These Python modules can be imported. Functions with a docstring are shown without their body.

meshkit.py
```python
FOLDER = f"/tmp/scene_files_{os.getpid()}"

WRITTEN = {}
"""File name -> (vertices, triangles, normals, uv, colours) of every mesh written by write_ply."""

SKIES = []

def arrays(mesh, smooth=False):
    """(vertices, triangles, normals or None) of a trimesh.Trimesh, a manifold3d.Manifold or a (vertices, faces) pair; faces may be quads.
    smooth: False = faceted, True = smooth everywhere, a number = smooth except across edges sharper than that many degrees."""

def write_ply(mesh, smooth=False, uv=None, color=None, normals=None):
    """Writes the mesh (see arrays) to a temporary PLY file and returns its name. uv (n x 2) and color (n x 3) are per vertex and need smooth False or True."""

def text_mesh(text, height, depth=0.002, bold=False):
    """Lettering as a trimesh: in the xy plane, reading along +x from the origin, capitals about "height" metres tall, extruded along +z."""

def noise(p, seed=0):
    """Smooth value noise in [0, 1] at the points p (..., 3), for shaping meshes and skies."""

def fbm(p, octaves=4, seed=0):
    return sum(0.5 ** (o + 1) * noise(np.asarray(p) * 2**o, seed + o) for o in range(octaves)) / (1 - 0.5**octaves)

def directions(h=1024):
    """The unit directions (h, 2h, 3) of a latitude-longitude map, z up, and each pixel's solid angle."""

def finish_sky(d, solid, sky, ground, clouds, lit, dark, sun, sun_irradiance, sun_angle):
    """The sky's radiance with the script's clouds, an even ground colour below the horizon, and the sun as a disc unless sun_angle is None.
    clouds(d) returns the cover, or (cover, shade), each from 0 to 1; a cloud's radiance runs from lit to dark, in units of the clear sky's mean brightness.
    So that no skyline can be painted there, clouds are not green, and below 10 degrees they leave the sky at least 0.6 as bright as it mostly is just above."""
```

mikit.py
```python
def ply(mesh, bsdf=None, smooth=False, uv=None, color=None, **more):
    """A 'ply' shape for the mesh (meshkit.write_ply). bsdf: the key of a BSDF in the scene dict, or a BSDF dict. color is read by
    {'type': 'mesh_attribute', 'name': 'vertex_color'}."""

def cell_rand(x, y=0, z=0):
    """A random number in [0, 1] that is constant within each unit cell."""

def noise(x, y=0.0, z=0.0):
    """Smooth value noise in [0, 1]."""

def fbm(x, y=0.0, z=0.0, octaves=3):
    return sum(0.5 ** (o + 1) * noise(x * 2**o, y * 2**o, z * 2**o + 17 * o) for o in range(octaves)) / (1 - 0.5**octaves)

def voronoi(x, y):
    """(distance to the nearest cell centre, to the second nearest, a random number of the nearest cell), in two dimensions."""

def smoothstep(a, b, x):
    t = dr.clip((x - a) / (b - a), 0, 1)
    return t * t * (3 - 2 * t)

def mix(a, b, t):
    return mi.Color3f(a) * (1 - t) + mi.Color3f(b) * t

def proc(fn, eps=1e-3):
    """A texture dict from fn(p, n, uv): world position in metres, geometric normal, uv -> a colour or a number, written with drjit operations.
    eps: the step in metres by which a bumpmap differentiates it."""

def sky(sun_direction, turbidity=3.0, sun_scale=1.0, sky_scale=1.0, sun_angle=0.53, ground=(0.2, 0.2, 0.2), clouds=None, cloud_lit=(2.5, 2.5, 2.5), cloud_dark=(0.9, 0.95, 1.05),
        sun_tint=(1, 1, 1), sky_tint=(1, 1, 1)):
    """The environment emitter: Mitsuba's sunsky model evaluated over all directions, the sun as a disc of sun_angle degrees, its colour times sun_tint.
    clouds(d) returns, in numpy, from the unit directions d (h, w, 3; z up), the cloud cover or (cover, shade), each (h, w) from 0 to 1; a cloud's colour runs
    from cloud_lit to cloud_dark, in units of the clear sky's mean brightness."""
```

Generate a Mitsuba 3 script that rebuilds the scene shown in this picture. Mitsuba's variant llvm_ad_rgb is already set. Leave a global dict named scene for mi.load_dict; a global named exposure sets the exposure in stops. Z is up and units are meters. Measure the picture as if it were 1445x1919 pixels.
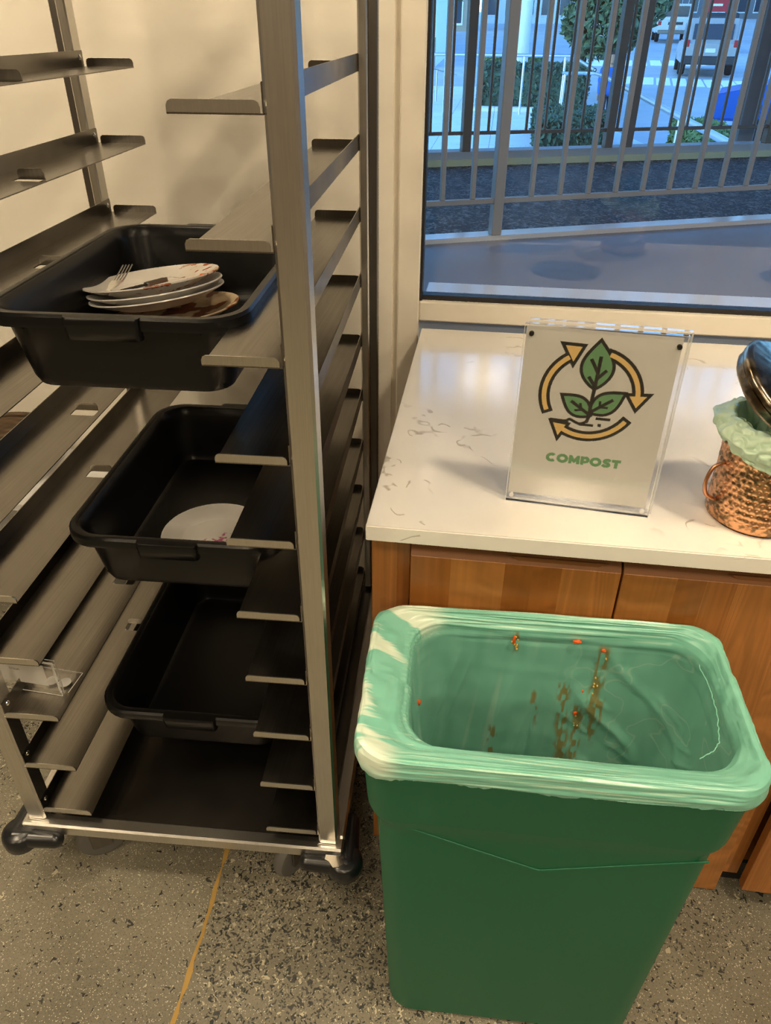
import math, random, numpy as np, trimesh, shapely, shapely.affinity, drjit as dr, mitsuba as mi, mikit, meshkit
from shapely.geometry import Polygon, Point, LineString, box as sbox
from mikit import noise, fbm, voronoi, cell_rand, smoothstep, mix, proc
T = mi.ScalarTransform4f
PI = math.pi
scene, labels = {}, {}
rng = np.random.default_rng(7)

# ------------------------------------------------------------------ camera, sky, lights, exposure
exposure = 2.2
FPX = 1389.1
yaw, pitch, roll = -0.1341, 0.5852, -0.0065
CAM = np.array([0.1626, -0.9675, 1.5898])
fw = np.array([math.sin(yaw)*math.cos(pitch), math.cos(yaw)*math.cos(pitch), -math.sin(pitch)])
rt = np.array([math.cos(yaw), -math.sin(yaw), 0]); dn = np.cross(fw, rt)
up = -(-rt*math.sin(roll) + dn*math.cos(roll))
scene['camera'] = {'type': 'perspective', 'fov': math.degrees(2*math.atan(1445/2/FPX)), 'fov_axis': 'x', 'near_clip': 0.02, 'far_clip': 500.0,
                   'to_world': T().look_at(origin=CAM.tolist(), target=(CAM+fw).tolist(), up=up.tolist())}
SKY_SCALE = 4.2
scene['sky'] = mikit.sky([-0.6, -0.7, 0.25], turbidity=3.0, sun_scale=0.0, sky_scale=SKY_SCALE, ground=(0.25, 0.25, 0.25), sky_tint=(0.50, 0.96, 1.50))
LAMP = np.array([1.0, 0.80, 0.53])
LAMPS = [  # x, y, radius, power (radiance times radius squared)
    (1.10, -0.48, 0.09, .62), (-1.55, -0.60, 0.28, .70), (-0.35, -1.75, 0.28, .55), (1.15, -2.0, 0.24, .55), (-1.9, -2.1, 0.28, .55),
    (-0.80, 0.28, 0.20, .38), (2.6, -0.7, 0.20, .5), (0.2, -3.6, 0.25, .75), (2.6, -3.4, 0.25, .75), (-2.6, -3.9, 0.25, .75)]  # the lamp above the rack is added to brighten the wall behind it
CEIL = 3.0

# ------------------------------------------------------------------ helpers
def M(name, **bsdf):
    scene['mat_'+name] = bsdf; return 'mat_'+name
def rgb(*c):
    return {'type': 'rgb', 'value': list(map(float, c))}
def prin(name, col, rough=0.5, metallic=0.0, two=True, **k):
    b = {'type': 'principled', 'base_color': col if isinstance(col, dict) else rgb(*col), 'roughness': rough, 'metallic': metallic, **k}
    return M(name, **({'type': 'twosided', 'b': b} if two else b))
def lin(*c):
    return tuple(((v/255+0.055)/1.055)**2.4 if v > 10 else v/255/12.92 for v in c)
counts = {}
def numbered(name):
    n = counts.get(name, 0); counts[name] = n+1
    return name if n == 0 else f'{name}_{n:03d}'
def thing(name, label, cat, group=None):
    key = numbered(name); labels[key] = {'label': label, 'category': cat}
    if group: labels[key]['group'] = group
    return key
def P(parent, name, mesh, mat, smooth=False, tw=None, label=None, kind=None, **kw):
    key = numbered(parent+'__'+name) if parent else name
    d = dict(mesh) if isinstance(mesh, dict) else mikit.ply(mesh, mat, smooth=smooth, **kw)
    if tw is not None: d['to_world'] = tw
    scene[key] = d
    if label or kind:
        labels[key] = {}
        if label: labels[key]['label'] = label
        if kind: labels[key]['kind'] = kind
    return key
def struct(name, mesh=None, mat=None, label=None, smooth=False, **kw):
    labels[name] = {'kind': 'structure'}
    if label: labels[name]['label'] = label
    if mesh is not None: scene[name] = mikit.ply(mesh, mat, smooth=smooth, **kw)
    return name
def single(name, label, cat, mesh, mat, smooth=False, group=None, tw=None, **kw):
    k = thing(name, label, cat, group); d = mikit.ply(mesh, mat, smooth=smooth, **kw)
    if tw is not None: d['to_world'] = tw
    scene[k] = d; return k
def cat(*ms):
    return trimesh.util.concatenate([trimesh.Trimesh(m.vertices, m.faces, process=False) for m in ms])
def bx(x0, x1, y0, y1, z0, z1, b=0.0):
    if b <= 0:
        m = trimesh.creation.box((x1-x0, y1-y0, z1-z0)); m.apply_translation(((x0+x1)/2, (y0+y1)/2, (z0+z1)/2)); return m
    b = min(b, (x1-x0)*.49, (y1-y0)*.49, (z1-z0)*.49); pts = []
    for X, sx in ((x0, 1), (x1, -1)):
        for Y, sy in ((y0, 1), (y1, -1)):
            for Z, sz in ((z0, 1), (z1, -1)):
                pts += [(X, Y+sy*b, Z+sz*b), (X+sx*b, Y, Z+sz*b), (X+sx*b, Y+sy*b, Z)]
    return trimesh.convex.convex_hull(np.array(pts))
def mv(m, x=0, y=0, z=0, rz=0, rx=0, ry=0):
    m = m.copy()
    for a, ax in ((rx, (1, 0, 0)), (ry, (0, 1, 0)), (rz, (0, 0, 1))):
        if a: m.apply_transform(trimesh.transformations.rotation_matrix(a, ax))
    m.apply_translation((x, y, z)); return m
def ext(poly, h, z=0):
    ps = getattr(poly, 'geoms', [poly])
    m = cat(*[trimesh.creation.extrude_polygon(g, h, engine='earcut') for g in ps if g.area > 1e-12]); m.apply_translation((0, 0, z)); return m
def upright(m, y=0):   # xy-plane shape, extruded along z  ->  stands in xz, extruded towards -y, starting at y
    m = m.copy(); v = m.vertices.copy(); m.vertices = np.stack([v[:, 0], y - v[:, 2], v[:, 1]], 1); return m
def tube(path, r, n=10, closed=False, caps=True):
    p = np.asarray(path, float); N = len(p)
    t = (np.roll(p, -1, 0)-np.roll(p, 1, 0)) if closed else np.gradient(p, axis=0)
    t /= np.linalg.norm(t, axis=1, keepdims=True)+1e-12
    u = np.cross(t[0], [0, 0, 1.0]); 
    if np.linalg.norm(u) < 1e-3: u = np.cross(t[0], [1.0, 0, 0])
    u /= np.linalg.norm(u); V = []
    rr = np.broadcast_to(r, (N,))
    for i in range(N):
        u = u - t[i]*(u@t[i]); u /= np.linalg.norm(u); w = np.cross(t[i], u)
        a = np.arange(n)*2*PI/n
        V.append(p[i]+rr[i]*(np.cos(a)[:, None]*u+np.sin(a)[:, None]*w))
    V = np.vstack(V); F = []
    for i in range(N if closed else N-1):
        for j in range(n):
            a, b = i*n+j, i*n+(j+1) % n; c, d = ((i+1) % N)*n+(j+1) % n, ((i+1) % N)*n+j
            F += [(a, b, c), (a, c, d)]
    if caps and not closed:
        V = np.vstack([V, p[:1], p[-1:]]); s, e = N*n, N*n+1
        for j in range(n):
            F += [(s, (j+1) % n, j), (e, (N-1)*n+j, (N-1)*n+(j+1) % n)]
    return trimesh.Trimesh(V, F, process=False)
def loft(loops, cap0=True, cap1=True):
    L = [np.asarray(l, float) for l in loops]; n = len(L[0]); V = np.vstack(L); k = np.arange(n); F = []
    for i in range(len(L)-1):
        a, b = i*n+k, i*n+(k+1) % n
        F += [np.stack([a, b, b+n], 1), np.stack([a, b+n, a+n], 1)]
    if cap0:
        V = np.vstack([V, L[0].mean(0)]); c = len(V)-1; F.append(np.stack([np.full(n, c), (k+1) % n, k], 1))
    if cap1:
        V = np.vstack([V, L[-1].mean(0)]); c = len(V)-1; o = (len(L)-1)*n; F.append(np.stack([np.full(n, c), o+k, o+(k+1) % n], 1))
    return trimesh.Trimesh(V, np.vstack(F), process=False)
def rr(w, d, r, z=0.0, m=6, k=8, cx=0, cy=0):
    """rounded rectangle, anticlockwise from above, m points a side and k a corner"""
    pts = []; r = min(r, w/2-1e-4, d/2-1e-4)
    for (sx, sy, a0) in ((1, -1, -PI/2), (1, 1, 0), (-1, 1, PI/2), (-1, -1, PI)):
        c = np.array([sx*(w/2-r), sy*(d/2-r)])
        for j in range(k+1):
            a = a0+PI/2*j/k; pts.append(c+r*np.array([math.cos(a), math.sin(a)]))
        nx = {(1, -1): (1, 1), (1, 1): (-1, 1), (-1, 1): (-1, -1), (-1, -1): (1, -1)}[(sx, sy)]
        c2 = np.array([nx[0]*(w/2-r), nx[1]*(d/2-r)]); a1 = a0+PI/2
        s = pts[-1]; e = c2+r*np.array([math.cos(a1), math.sin(a1)])
        for j in range(1, m): pts.append(s+(e-s)*j/m)
    p = np.array(pts); return np.stack([p[:, 0]+cx, p[:, 1]+cy, np.full(len(p), z)], 1)
def lathe(prof, n=64):
    prof = np.asarray(prof, float); a = np.arange(n)*2*PI/n
    return loft([np.stack([r*np.cos(a), r*np.sin(a), np.full(n, z)], 1) for r, z in prof], prof[0][0] > 1e-5, prof[-1][0] > 1e-5)
def hull(*ms):
    return trimesh.convex.convex_hull(np.vstack([m.vertices for m in ms]))
def ball(x, y, z, r, s=1):
    m = trimesh.creation.icosphere(s, r); m.apply_translation((x, y, z)); return m
def cyl(p0, p1, r, n=16, r1=None):
    return tube([p0, p1], [r, r if r1 is None else r1], n)
def smoothpath(pts, n=8):
    p = np.asarray(pts, float); q = np.vstack([2*p[0]-p[1], p, 2*p[-1]-p[-2]]); out = []
    for i in range(1, len(q)-2):
        for t in np.linspace(0, 1, n, endpoint=False):
            a, b, c, d = q[i-1:i+3]
            out.append(.5*((2*b)+(c-a)*t+(2*a-5*b+4*c-d)*t*t+(3*b-a-3*c+d)*t**3))
    return np.vstack([out, p[-1:]])

# ------------------------------------------------------------------ materials
def f_wall(p, n, uv):
    return mix((0.71, 0.67, 0.59), (0.76, 0.72, 0.64), fbm(p.x*3, p.y*3, p.z*3))
def f_wallbump(p, n, uv):
    return fbm(p.x*160, p.y*160, p.z*160, 2)*0.00035
M('wall', type='twosided', b={'type': 'bumpmap', 'tex': proc(f_wallbump, 0.002), 'scale': 1.0, 'b': {'type': 'principled', 'base_color': proc(f_wall), 'roughness': 0.55, 'specular': 0.35}})
prin('trim', (0.74, 0.69, 0.60), 0.38)
prin('ceiling', (0.045, 0.042, 0.04), 0.8)
prin('wall_far', (0.16, 0.13, 0.095), 0.7)
prin('gasket', (0.012, 0.012, 0.014), 0.45)
def f_floor(p, n, uv):
    x, y = p.x, p.y
    base = mix((0.135, 0.122, 0.088), (0.235, 0.215, 0.165), fbm(x*14, y*14, 0.0, 4)*0.55+noise(x*420, y*420)*0.45)
    base = base*(0.76+0.32*noise(x*5, y*5, 3.0))
    sp = cell_rand(x*640, y*640, 5)
    base = mix(base, (0.60, 0.57, 0.48), dr.select(sp > 0.965, 0.75, 0.0))
    base = mix(base, (0.07, 0.055, 0.03), dr.select(sp < 0.05, 0.6, 0.0))
    dens = smoothstep(0.36, 0.62, fbm(x*2.1+3.1, y*2.1+1.7, 2.0, 3)*0.75 + 0.38*dr.exp(-dr.square((x+0.12)/0.26)-dr.square((y+0.12)/0.34)) - 0.10)
    for k, (s, lim, prob) in enumerate(((104.0, 0.34, 0.46), (170.0, 0.36, 0.42), (74.0, 0.27, 0.26))):
        wx, wy = x*s+1.3*noise(x*160+k, y*160), y*s+1.3*noise(x*160, y*160+9*k, 4.0)
        a, b, r = voronoi(wx, wy)
        on = dr.select((a < lim*(0.55+0.6*r)) & (cell_rand(r*9973, k) < prob*(0.10+0.9*dens)), 1.0, 0.0)
        chip = mix((0.008, 0.009, 0.010), (0.045, 0.046, 0.043), cell_rand(r*7919, 3+k))
        chip = dr.select(cell_rand(r*6997, 8+k) > 0.88, mi.Color3f(0.42, 0.38, 0.28), chip)
        base = mix(base, chip, on*0.95)
    return base
def f_floorrough(p, n, uv):
    return 0.34+0.18*noise(p.x*30, p.y*30)
prin('floor', proc(f_floor), proc(f_floorrough), specular=0.4)
prin('sealant', (0.36, 0.22, 0.055), 0.6)
def f_steelrough(p, n, uv):
    return 0.24+0.10*noise(p.x*6, p.y*6, p.z*6)
def f_steel(p, n, uv):
    s = noise((p.x+p.y)*900, p.z*5.0)*0.5+noise(p.x*700, p.y*7.0, p.z*40)*0.5
    sm = fbm(p.x*11, p.y*11, p.z*11)
    return mix((0.60, 0.575, 0.53), (0.74, 0.715, 0.67), 0.6*s+0.4*sm)
prin('steel', proc(f_steel), proc(f_steelrough), 1.0)
def f_mill(p, n, uv):
    return mix((0.20, 0.185, 0.163), (0.29, 0.27, 0.24), 0.5*noise(p.x*500, p.y*9.0, p.z*40)+0.5*fbm(p.x*9, p.y*9, p.z*9))
def f_millrough(p, n, uv):
    return 0.20+0.10*noise(p.x*9, p.y*9, p.z*9)
prin('steel_mill', proc(f_mill), proc(f_millrough), 1.0)
prin('steel_dark', (0.20, 0.185, 0.17), 0.35, 1.0)
def f_platesteel(p, n, uv):
    return mix((0.10, 0.092, 0.085), (0.18, 0.165, 0.15), fbm(p.x*9, p.y*9))
prin('steel_base', proc(f_platesteel), 0.33, 1.0)
prin('chrome', (0.75, 0.74, 0.72), 0.15, 1.0)
prin('tub', (0.0045, 0.0045, 0.0048), 0.32, specular=0.32)
prin('rubber', (0.008, 0.009, 0.011), 0.28, specular=0.6)
prin('wheel', (0.11, 0.105, 0.10), 0.5)
prin('china', (0.68, 0.66, 0.63), 0.22, specular=0.6)
PLATE_C = (-0.42, 0.34)
def f_soiled(p, n, uv):
    c = mi.Color3f(0.66, 0.63, 0.59)
    c = mix(c, (0.50, 0.33, 0.17), smoothstep(0.36, 0.66, fbm(p.x*26, p.y*26, 1.0))*smoothstep(-0.46, -0.33, p.x)*0.8)
    return mix(c, (0.30, 0.06, 0.012), smoothstep(0.62, 0.66, fbm(p.x*75, p.y*120, 5.0))*smoothstep(-0.48, -0.40, p.x))
prin('china_soiled', proc(f_soiled), 0.3, specular=0.5)
def f_soiled2(p, n, uv):
    return mix((0.46, 0.36, 0.24), (0.16, 0.05, 0.02), smoothstep(0.45, 0.6, fbm(p.x*40, p.y*40, 2.0)))
prin('china_brown', proc(f_soiled2), 0.4)
def f_pink(p, n, uv):
    d = dr.sqrt(dr.square(p.x+0.318)+dr.square((p.y-0.225)*1.4))
    m = smoothstep(0.42, 0.62, fbm(p.x*120, p.y*120, 1.0)+0.25-d*7.0)
    return mix((0.72, 0.70, 0.67), (0.45, 0.03, 0.20), m*0.9)
prin('china_pink', proc(f_pink), 0.3)
prin('beet', (0.20, 0.004, 0.06), 0.35)
def f_green(p, n, uv):
    s = smoothstep(0.66, 0.8, fbm(p.x*9, p.y*9, p.z*3.5))
    return mix((0.005, 0.100, 0.046), (0.016, 0.135, 0.075), s*0.5+0.22*noise(p.x*4, p.y*4, p.z*4))
prin('bin', proc(f_green), 0.40, specular=0.45)
def f_wood(p, n, uv):
    # vertical veneer strips of random widths, each with its own tone, flame figure or cathedral grain
    x, z = p.x, p.z
    xx = x*14.5+0.38*dr.sin(x*23.0)
    i = dr.floor(xx); r = cell_rand(i, 3); r2 = cell_rand(i, 7)
    c = mix((0.27, 0.108, 0.028), (0.44, 0.215, 0.075), r)
    loc = xx-i-0.5
    g1 = noise(loc*16+r*40+0.8*noise(z*6, i), z*2.0, i)
    g2 = noise((loc*loc*9+z*2.4+0.15*noise(loc*6, z*9))*9.0+r*31, i)
    flame = noise(x*14+3*noise(z*9, x*8), z*75+5*noise(x*18, z*5), i)
    g = dr.select(r2 < 0.42, flame, dr.select(r2 < 0.72, g2, g1))
    c = c*(0.80+0.30*g)*mi.Color3f(1.03, 0.90, 0.72)
    return c*(0.93+0.12*noise(x*260, z*12))
prin('wood', proc(f_wood), 0.33, specular=0.4)
def f_wooddark(p, n, uv):
    return mix((0.15, 0.055, 0.016), (0.21, 0.082, 0.025), noise(p.x*9, p.y*200, p.z*30))
prin('wood_edge', proc(f_wooddark), 0.45)
prin('toe', (0.012, 0.011, 0.010), 0.6)
def f_quartz(p, n, uv):
    x, y, z = p.x, p.y, p.z
    a = fbm(x*7+1.5*y, y*7, z*7+2.0, 4)
    line = 1-smoothstep(0.0, 0.011, dr.abs(a-0.5))
    mask = smoothstep(0.47, 0.62, fbm(x*6+9.0, y*6, z*6, 2))*smoothstep(0.42, 0.6, noise(x*60, y*60, z*60))
    return mix(mix((0.78, 0.755, 0.71), (0.82, 0.80, 0.76), noise(x*4, y*4, z*4)), (0.36, 0.31, 0.25), line*mask*0.75)
prin('quartz', proc(f_quartz), 0.12, specular=0.5)
prin('spandrel', (0.36, 0.44, 0.62), 0.25)
M('pane', type='thindielectric', int_ior=1.52)
M('acrylic', type='thindielectric', int_ior=1.33)   # two faces together reflect as one solid plate
prin('acrylic_edge', (0.72, 0.72, 0.70), 0.15, specular=0.7)
prin('paper', (0.54, 0.53, 0.51), 0.6)
prin('ink_black', (0.010, 0.0095, 0.009), 0.5, specular=0.2)
prin('ink_green', (0.115, 0.265, 0.125), 0.5)
prin('ink_yellow', (0.66, 0.45, 0.17), 0.5)
prin('ink_grey', (0.22, 0.21, 0.2), 0.5)
def f_copper(p, n, uv):
    a = fbm(p.x*60, p.y*60, p.z*60, 4); b = fbm(p.x*170, p.y*170, p.z*170, 3)
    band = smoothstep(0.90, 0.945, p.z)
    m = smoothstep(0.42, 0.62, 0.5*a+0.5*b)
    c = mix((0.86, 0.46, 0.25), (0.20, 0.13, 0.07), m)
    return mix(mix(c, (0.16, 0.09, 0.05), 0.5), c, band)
prin('copper', proc(f_copper), 0.30, 1.0)
def f_pewter(p, n, uv):
    a = fbm(p.x*38, p.y*38, p.z*38, 4)
    return mix((0.13, 0.095, 0.06), (0.46, 0.40, 0.32), smoothstep(0.35, 0.65, a))
prin('pewter', proc(f_pewter), 0.24, 1.0)
prin('copper_rod', (0.62, 0.30, 0.17), 0.3, 1.0)

def bag(name, fn, rough):
    M(name, type='twosided', b={'type': 'principled', 'base_color': fn, 'roughness': rough, 'specular': 0.6, 'clearcoat': 0.6, 'clearcoat_gloss': 0.85})
BC = np.array([0.306, -0.159]); BYAW = math.radians(2.0); BZ = 0.758
def f_bag(p, n, uv):
    dx, dy = p.x-BC[0], p.y-BC[1]
    u = dx*math.cos(BYAW)+dy*math.sin(BYAW); v = -dx*math.sin(BYAW)+dy*math.cos(BYAW)
    film = noise(u*70, v*70, p.z*10)
    c = mix((0.15, 0.44, 0.335), (0.235, 0.55, 0.445), 0.5*film+0.5*noise(u*9, v*9, p.z*9))
    zr = p.z-BZ
    rim = smoothstep(-0.05, -0.015, zr); ends = smoothstep(0.19, 0.235, dr.abs(u))
    # stretch whitening and painted fold highlights: long streaks along the front and back of the rim, vertical ones down the inside, crease lines at the right
    st = smoothstep(0.52, 0.80, noise(u*3.5, v*330+u*14, zr*330))*rim*(1-ends)
    c = mix(c, (0.47, 0.72, 0.58), st*0.75)
    dk = smoothstep(0.55, 0.80, noise(u*4.5+7, v*260-u*11, zr*260))*rim*(1-ends)
    c = mix(c, (0.09, 0.33, 0.235), dk*0.5)
    vs = smoothstep(0.58, 0.85, noise(u*85-zr*9, v*60, zr*4.5))*(1-rim)*smoothstep(0.10, -0.08, u)
    c = mix(c, (0.36, 0.60, 0.49), vs*0.55)
    cl = 1-dr.abs(2*fbm(u*13+zr*9, v*13, zr*11-u*8, 3)-1); crl = smoothstep(0.955, 0.995, cl)*(1-rim)*smoothstep(0.0, 0.12, u)
    c = mix(c, (0.40, 0.62, 0.50), crl*0.45)
    c = c*(1-0.30*smoothstep(-0.012, -0.045, zr))   # shade inside the bin put into the colour, with the dark shell showing through
    # whitish glare painted into the crumpled film at the left end and back corners
    where = dr.maximum(smoothstep(-0.205, -0.245, u), smoothstep(0.10, 0.13, v)*smoothstep(0.15, 0.20, dr.abs(u)))*smoothstep(-0.045, -0.01, zr)
    fr = smoothstep(0.44, 0.56, fbm(u*9, v*30+u*10, zr*6, 2)+0.12*noise(u*30, v*330)-0.03)
    c = mix(c, (0.66, 0.74, 0.62), fr*where*0.85)
    # food smears running down the back wall
    inside = dr.select((v > 0.03) & (p.z < BZ-0.02), 1.0, 0.0)
    for (u0, z0, z1, sl, w, k) in ((0.105, 0.715, 0.545, -0.03, 0.011, 1), (0.045, 0.63, 0.44, 0.10, 0.012, 2), (0.078, 0.58, 0.44, 0.05, 0.010, 3), (-0.045, 0.735, 0.70, 0.0, 0.005, 4), (-0.07, 0.52, 0.44, 0.03, 0.008, 5), (0.115, 0.60, 0.50, -0.05, 0.009, 6), (-0.005, 0.61, 0.54, 0.12, 0.005, 7)):
        w = w*1.35; uc = u0+sl*(z0-p.z)+0.006*noise(p.z*60, k)
        m = smoothstep(w, w*0.3, dr.abs(u-uc))*smoothstep(z1-0.03, z1+0.02, p.z)*smoothstep(z0+0.008, z0-0.008, p.z)
        m = m*smoothstep(0.30, 0.62, noise(u*240, p.z*70, k))*inside
        c = mix(c, (0.17, 0.13, 0.03), m*0.85)
    return c
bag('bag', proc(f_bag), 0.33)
def f_bag2(p, n, uv):
    return mix((0.42, 0.60, 0.44), (0.52, 0.68, 0.53), noise(p.x*40, p.y*40, p.z*40))
bag('bag_pale', proc(f_bag2), 0.35)
prin('carrot', (0.62, 0.10, 0.015), 0.45)
prin('crumb', (0.55, 0.38, 0.10), 0.5)
# outside
prin('rail_paint', (0.30, 0.30, 0.30), 0.42)
prin('rail_far', (0.15, 0.115, 0.09), 0.5)
prin('ledge_stone', (0.17, 0.18, 0.22), 0.5)
prin('alum', (0.55, 0.56, 0.58), 0.22)
prin('curb_yellow', (0.66, 0.62, 0.38), 0.7)
prin('curb_grey', (0.42, 0.42, 0.43), 0.6)
def f_bed(p, n, uv):
    return mix((0.018, 0.018, 0.020), (0.24, 0.235, 0.23), smoothstep(0.45, 0.8, noise(p.x*130, p.y*130)*0.7+0.3*noise(p.x*40, p.y*40)))
prin('bed', proc(f_bed), 0.7)
def f_pave(p, n, uv):
    jx, jy = p.x/0.9-dr.floor(p.x/0.9), p.y/1.4-dr.floor(p.y/1.4)
    j = dr.select((jx < 0.012) | (jy < 0.008), 1.0, 0.0)
    return mix(mix((0.66, 0.68, 0.70), (0.74, 0.75, 0.76), fbm(p.x*2, p.y*2)), (0.3, 0.3, 0.32), j)
prin('paving', proc(f_pave), 0.6)
def f_street(p, n, uv):
    return mix((0.38, 0.40, 0.43), (0.48, 0.50, 0.53), fbm(p.x*1.2, p.y*1.2))
prin('street', proc(f_street), 0.5)
prin('stripe', (0.9, 0.9, 0.9), 0.6)
def f_leaf(p, n, uv):
    return mix((0.03, 0.06, 0.035), (0.20, 0.28, 0.15), noise(p.x*11, p.y*11, p.z*11))
prin('leaf', proc(f_leaf), 0.6)
def f_hedge(p, n, uv):
    return mix((0.02, 0.055, 0.03), (0.12, 0.22, 0.06), noise(p.x*13, p.y*13, p.z*13)*smoothstep(-0.1, 0.9, p.z))
prin('hedge', (0.065, 0.115, 0.075), 0.6)
prin('hedge_light', (0.16, 0.25, 0.10), 0.6)
prin('bark', (0.05, 0.035, 0.025), 0.8)
prin('stainless', (0.78, 0.80, 0.82), 0.35, 1.0)
prin('car_silver', (0.33, 0.33, 0.34), 0.25, specular=0.8)
prin('car_white', (0.62, 0.64, 0.66), 0.3)
prin('car_dark', (0.035, 0.036, 0.04), 0.25)
prin('car_blue', (0.012, 0.10, 0.42), 0.25)
prin('car_glass', (0.04, 0.05, 0.07), 0.1)
prin('tyre', (0.012, 0.012, 0.012), 0.8)
prin('tail_red', (0.45, 0.01, 0.012), 0.3)
M('tail_lit', type='diffuse', reflectance=rgb(0.5, 0.02, 0.02))
prin('red', (0.45, 0.02, 0.03), 0.5)
prin('white', (0.75, 0.75, 0.75), 0.5)
prin('build_white', (0.75, 0.77, 0.80), 0.7)
prin('build_grey', (0.20, 0.21, 0.23), 0.7)
prin('build_tan', (0.34, 0.30, 0.25), 0.7)
prin('build_glass', (0.05, 0.07, 0.10), 0.1)
prin('barrier', (0.52, 0.42, 0.13), 0.6)
prin('skin', (0.42, 0.22, 0.14), 0.5)
prin('hair', (0.03, 0.018, 0.012), 0.6)
prin('shirt', (0.02, 0.12, 0.45), 0.7)
prin('trousers', (0.03, 0.035, 0.05), 0.8)
def f_basket(p, n, uv):
    return mix((0.03, 0.02, 0.012), (0.16, 0.10, 0.05), noise(p.x*30, p.y*30, p.z*150))
prin('basket', proc(f_basket), 0.7)
prin('shelf_white', (0.55, 0.56, 0.56), 0.5)
prin('black', (0.01, 0.01, 0.01), 0.5)

# ------------------------------------------------------------------ setting: room shell
WY = 0.95            # face of the wall behind the rack
GY = 0.98            # window pane
X0, X1, Y0 = -3.6, 3.6, -5.2
struct('floor', bx(X0, X1, Y0, WY+.1, -0.08, 0.0), 'mat_floor', 'polished aggregate concrete floor')
pts = [(-0.335, 0.10), (-0.328, -0.02), (-0.322, -0.10), (-0.3185, -0.19), (-0.3175, -0.28), (-0.317, -0.45), (-0.316, -0.8), (-0.30, -1.8)]
sp = smoothpath(np.array([(a, b, 0) for a, b in pts]), 14)
wv = np.array([[0.0015*(meshkit.noise(np.array([0.0, y*40, s]))-.5) for y in sp[:, 1]] for s in (1.0, 5.0)])
poly = Polygon([(x-0.0042+4*w, y) for (x, y, _), w in zip(sp, wv[0])]+[(x+0.0042+4*w, y) for (x, y, _), w in list(zip(sp, wv[1]))[::-1]])
P('floor', 'crack_filler', ext(poly, 0.0016, -0.0008), 'mat_sealant', label='wavy line of yellow sealant filling a crack')
struct('wall_back', cat(bx(X0, -0.083, WY, WY+.14, 0, CEIL)), 'mat_wall', 'off-white painted wall behind the rack')
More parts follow.
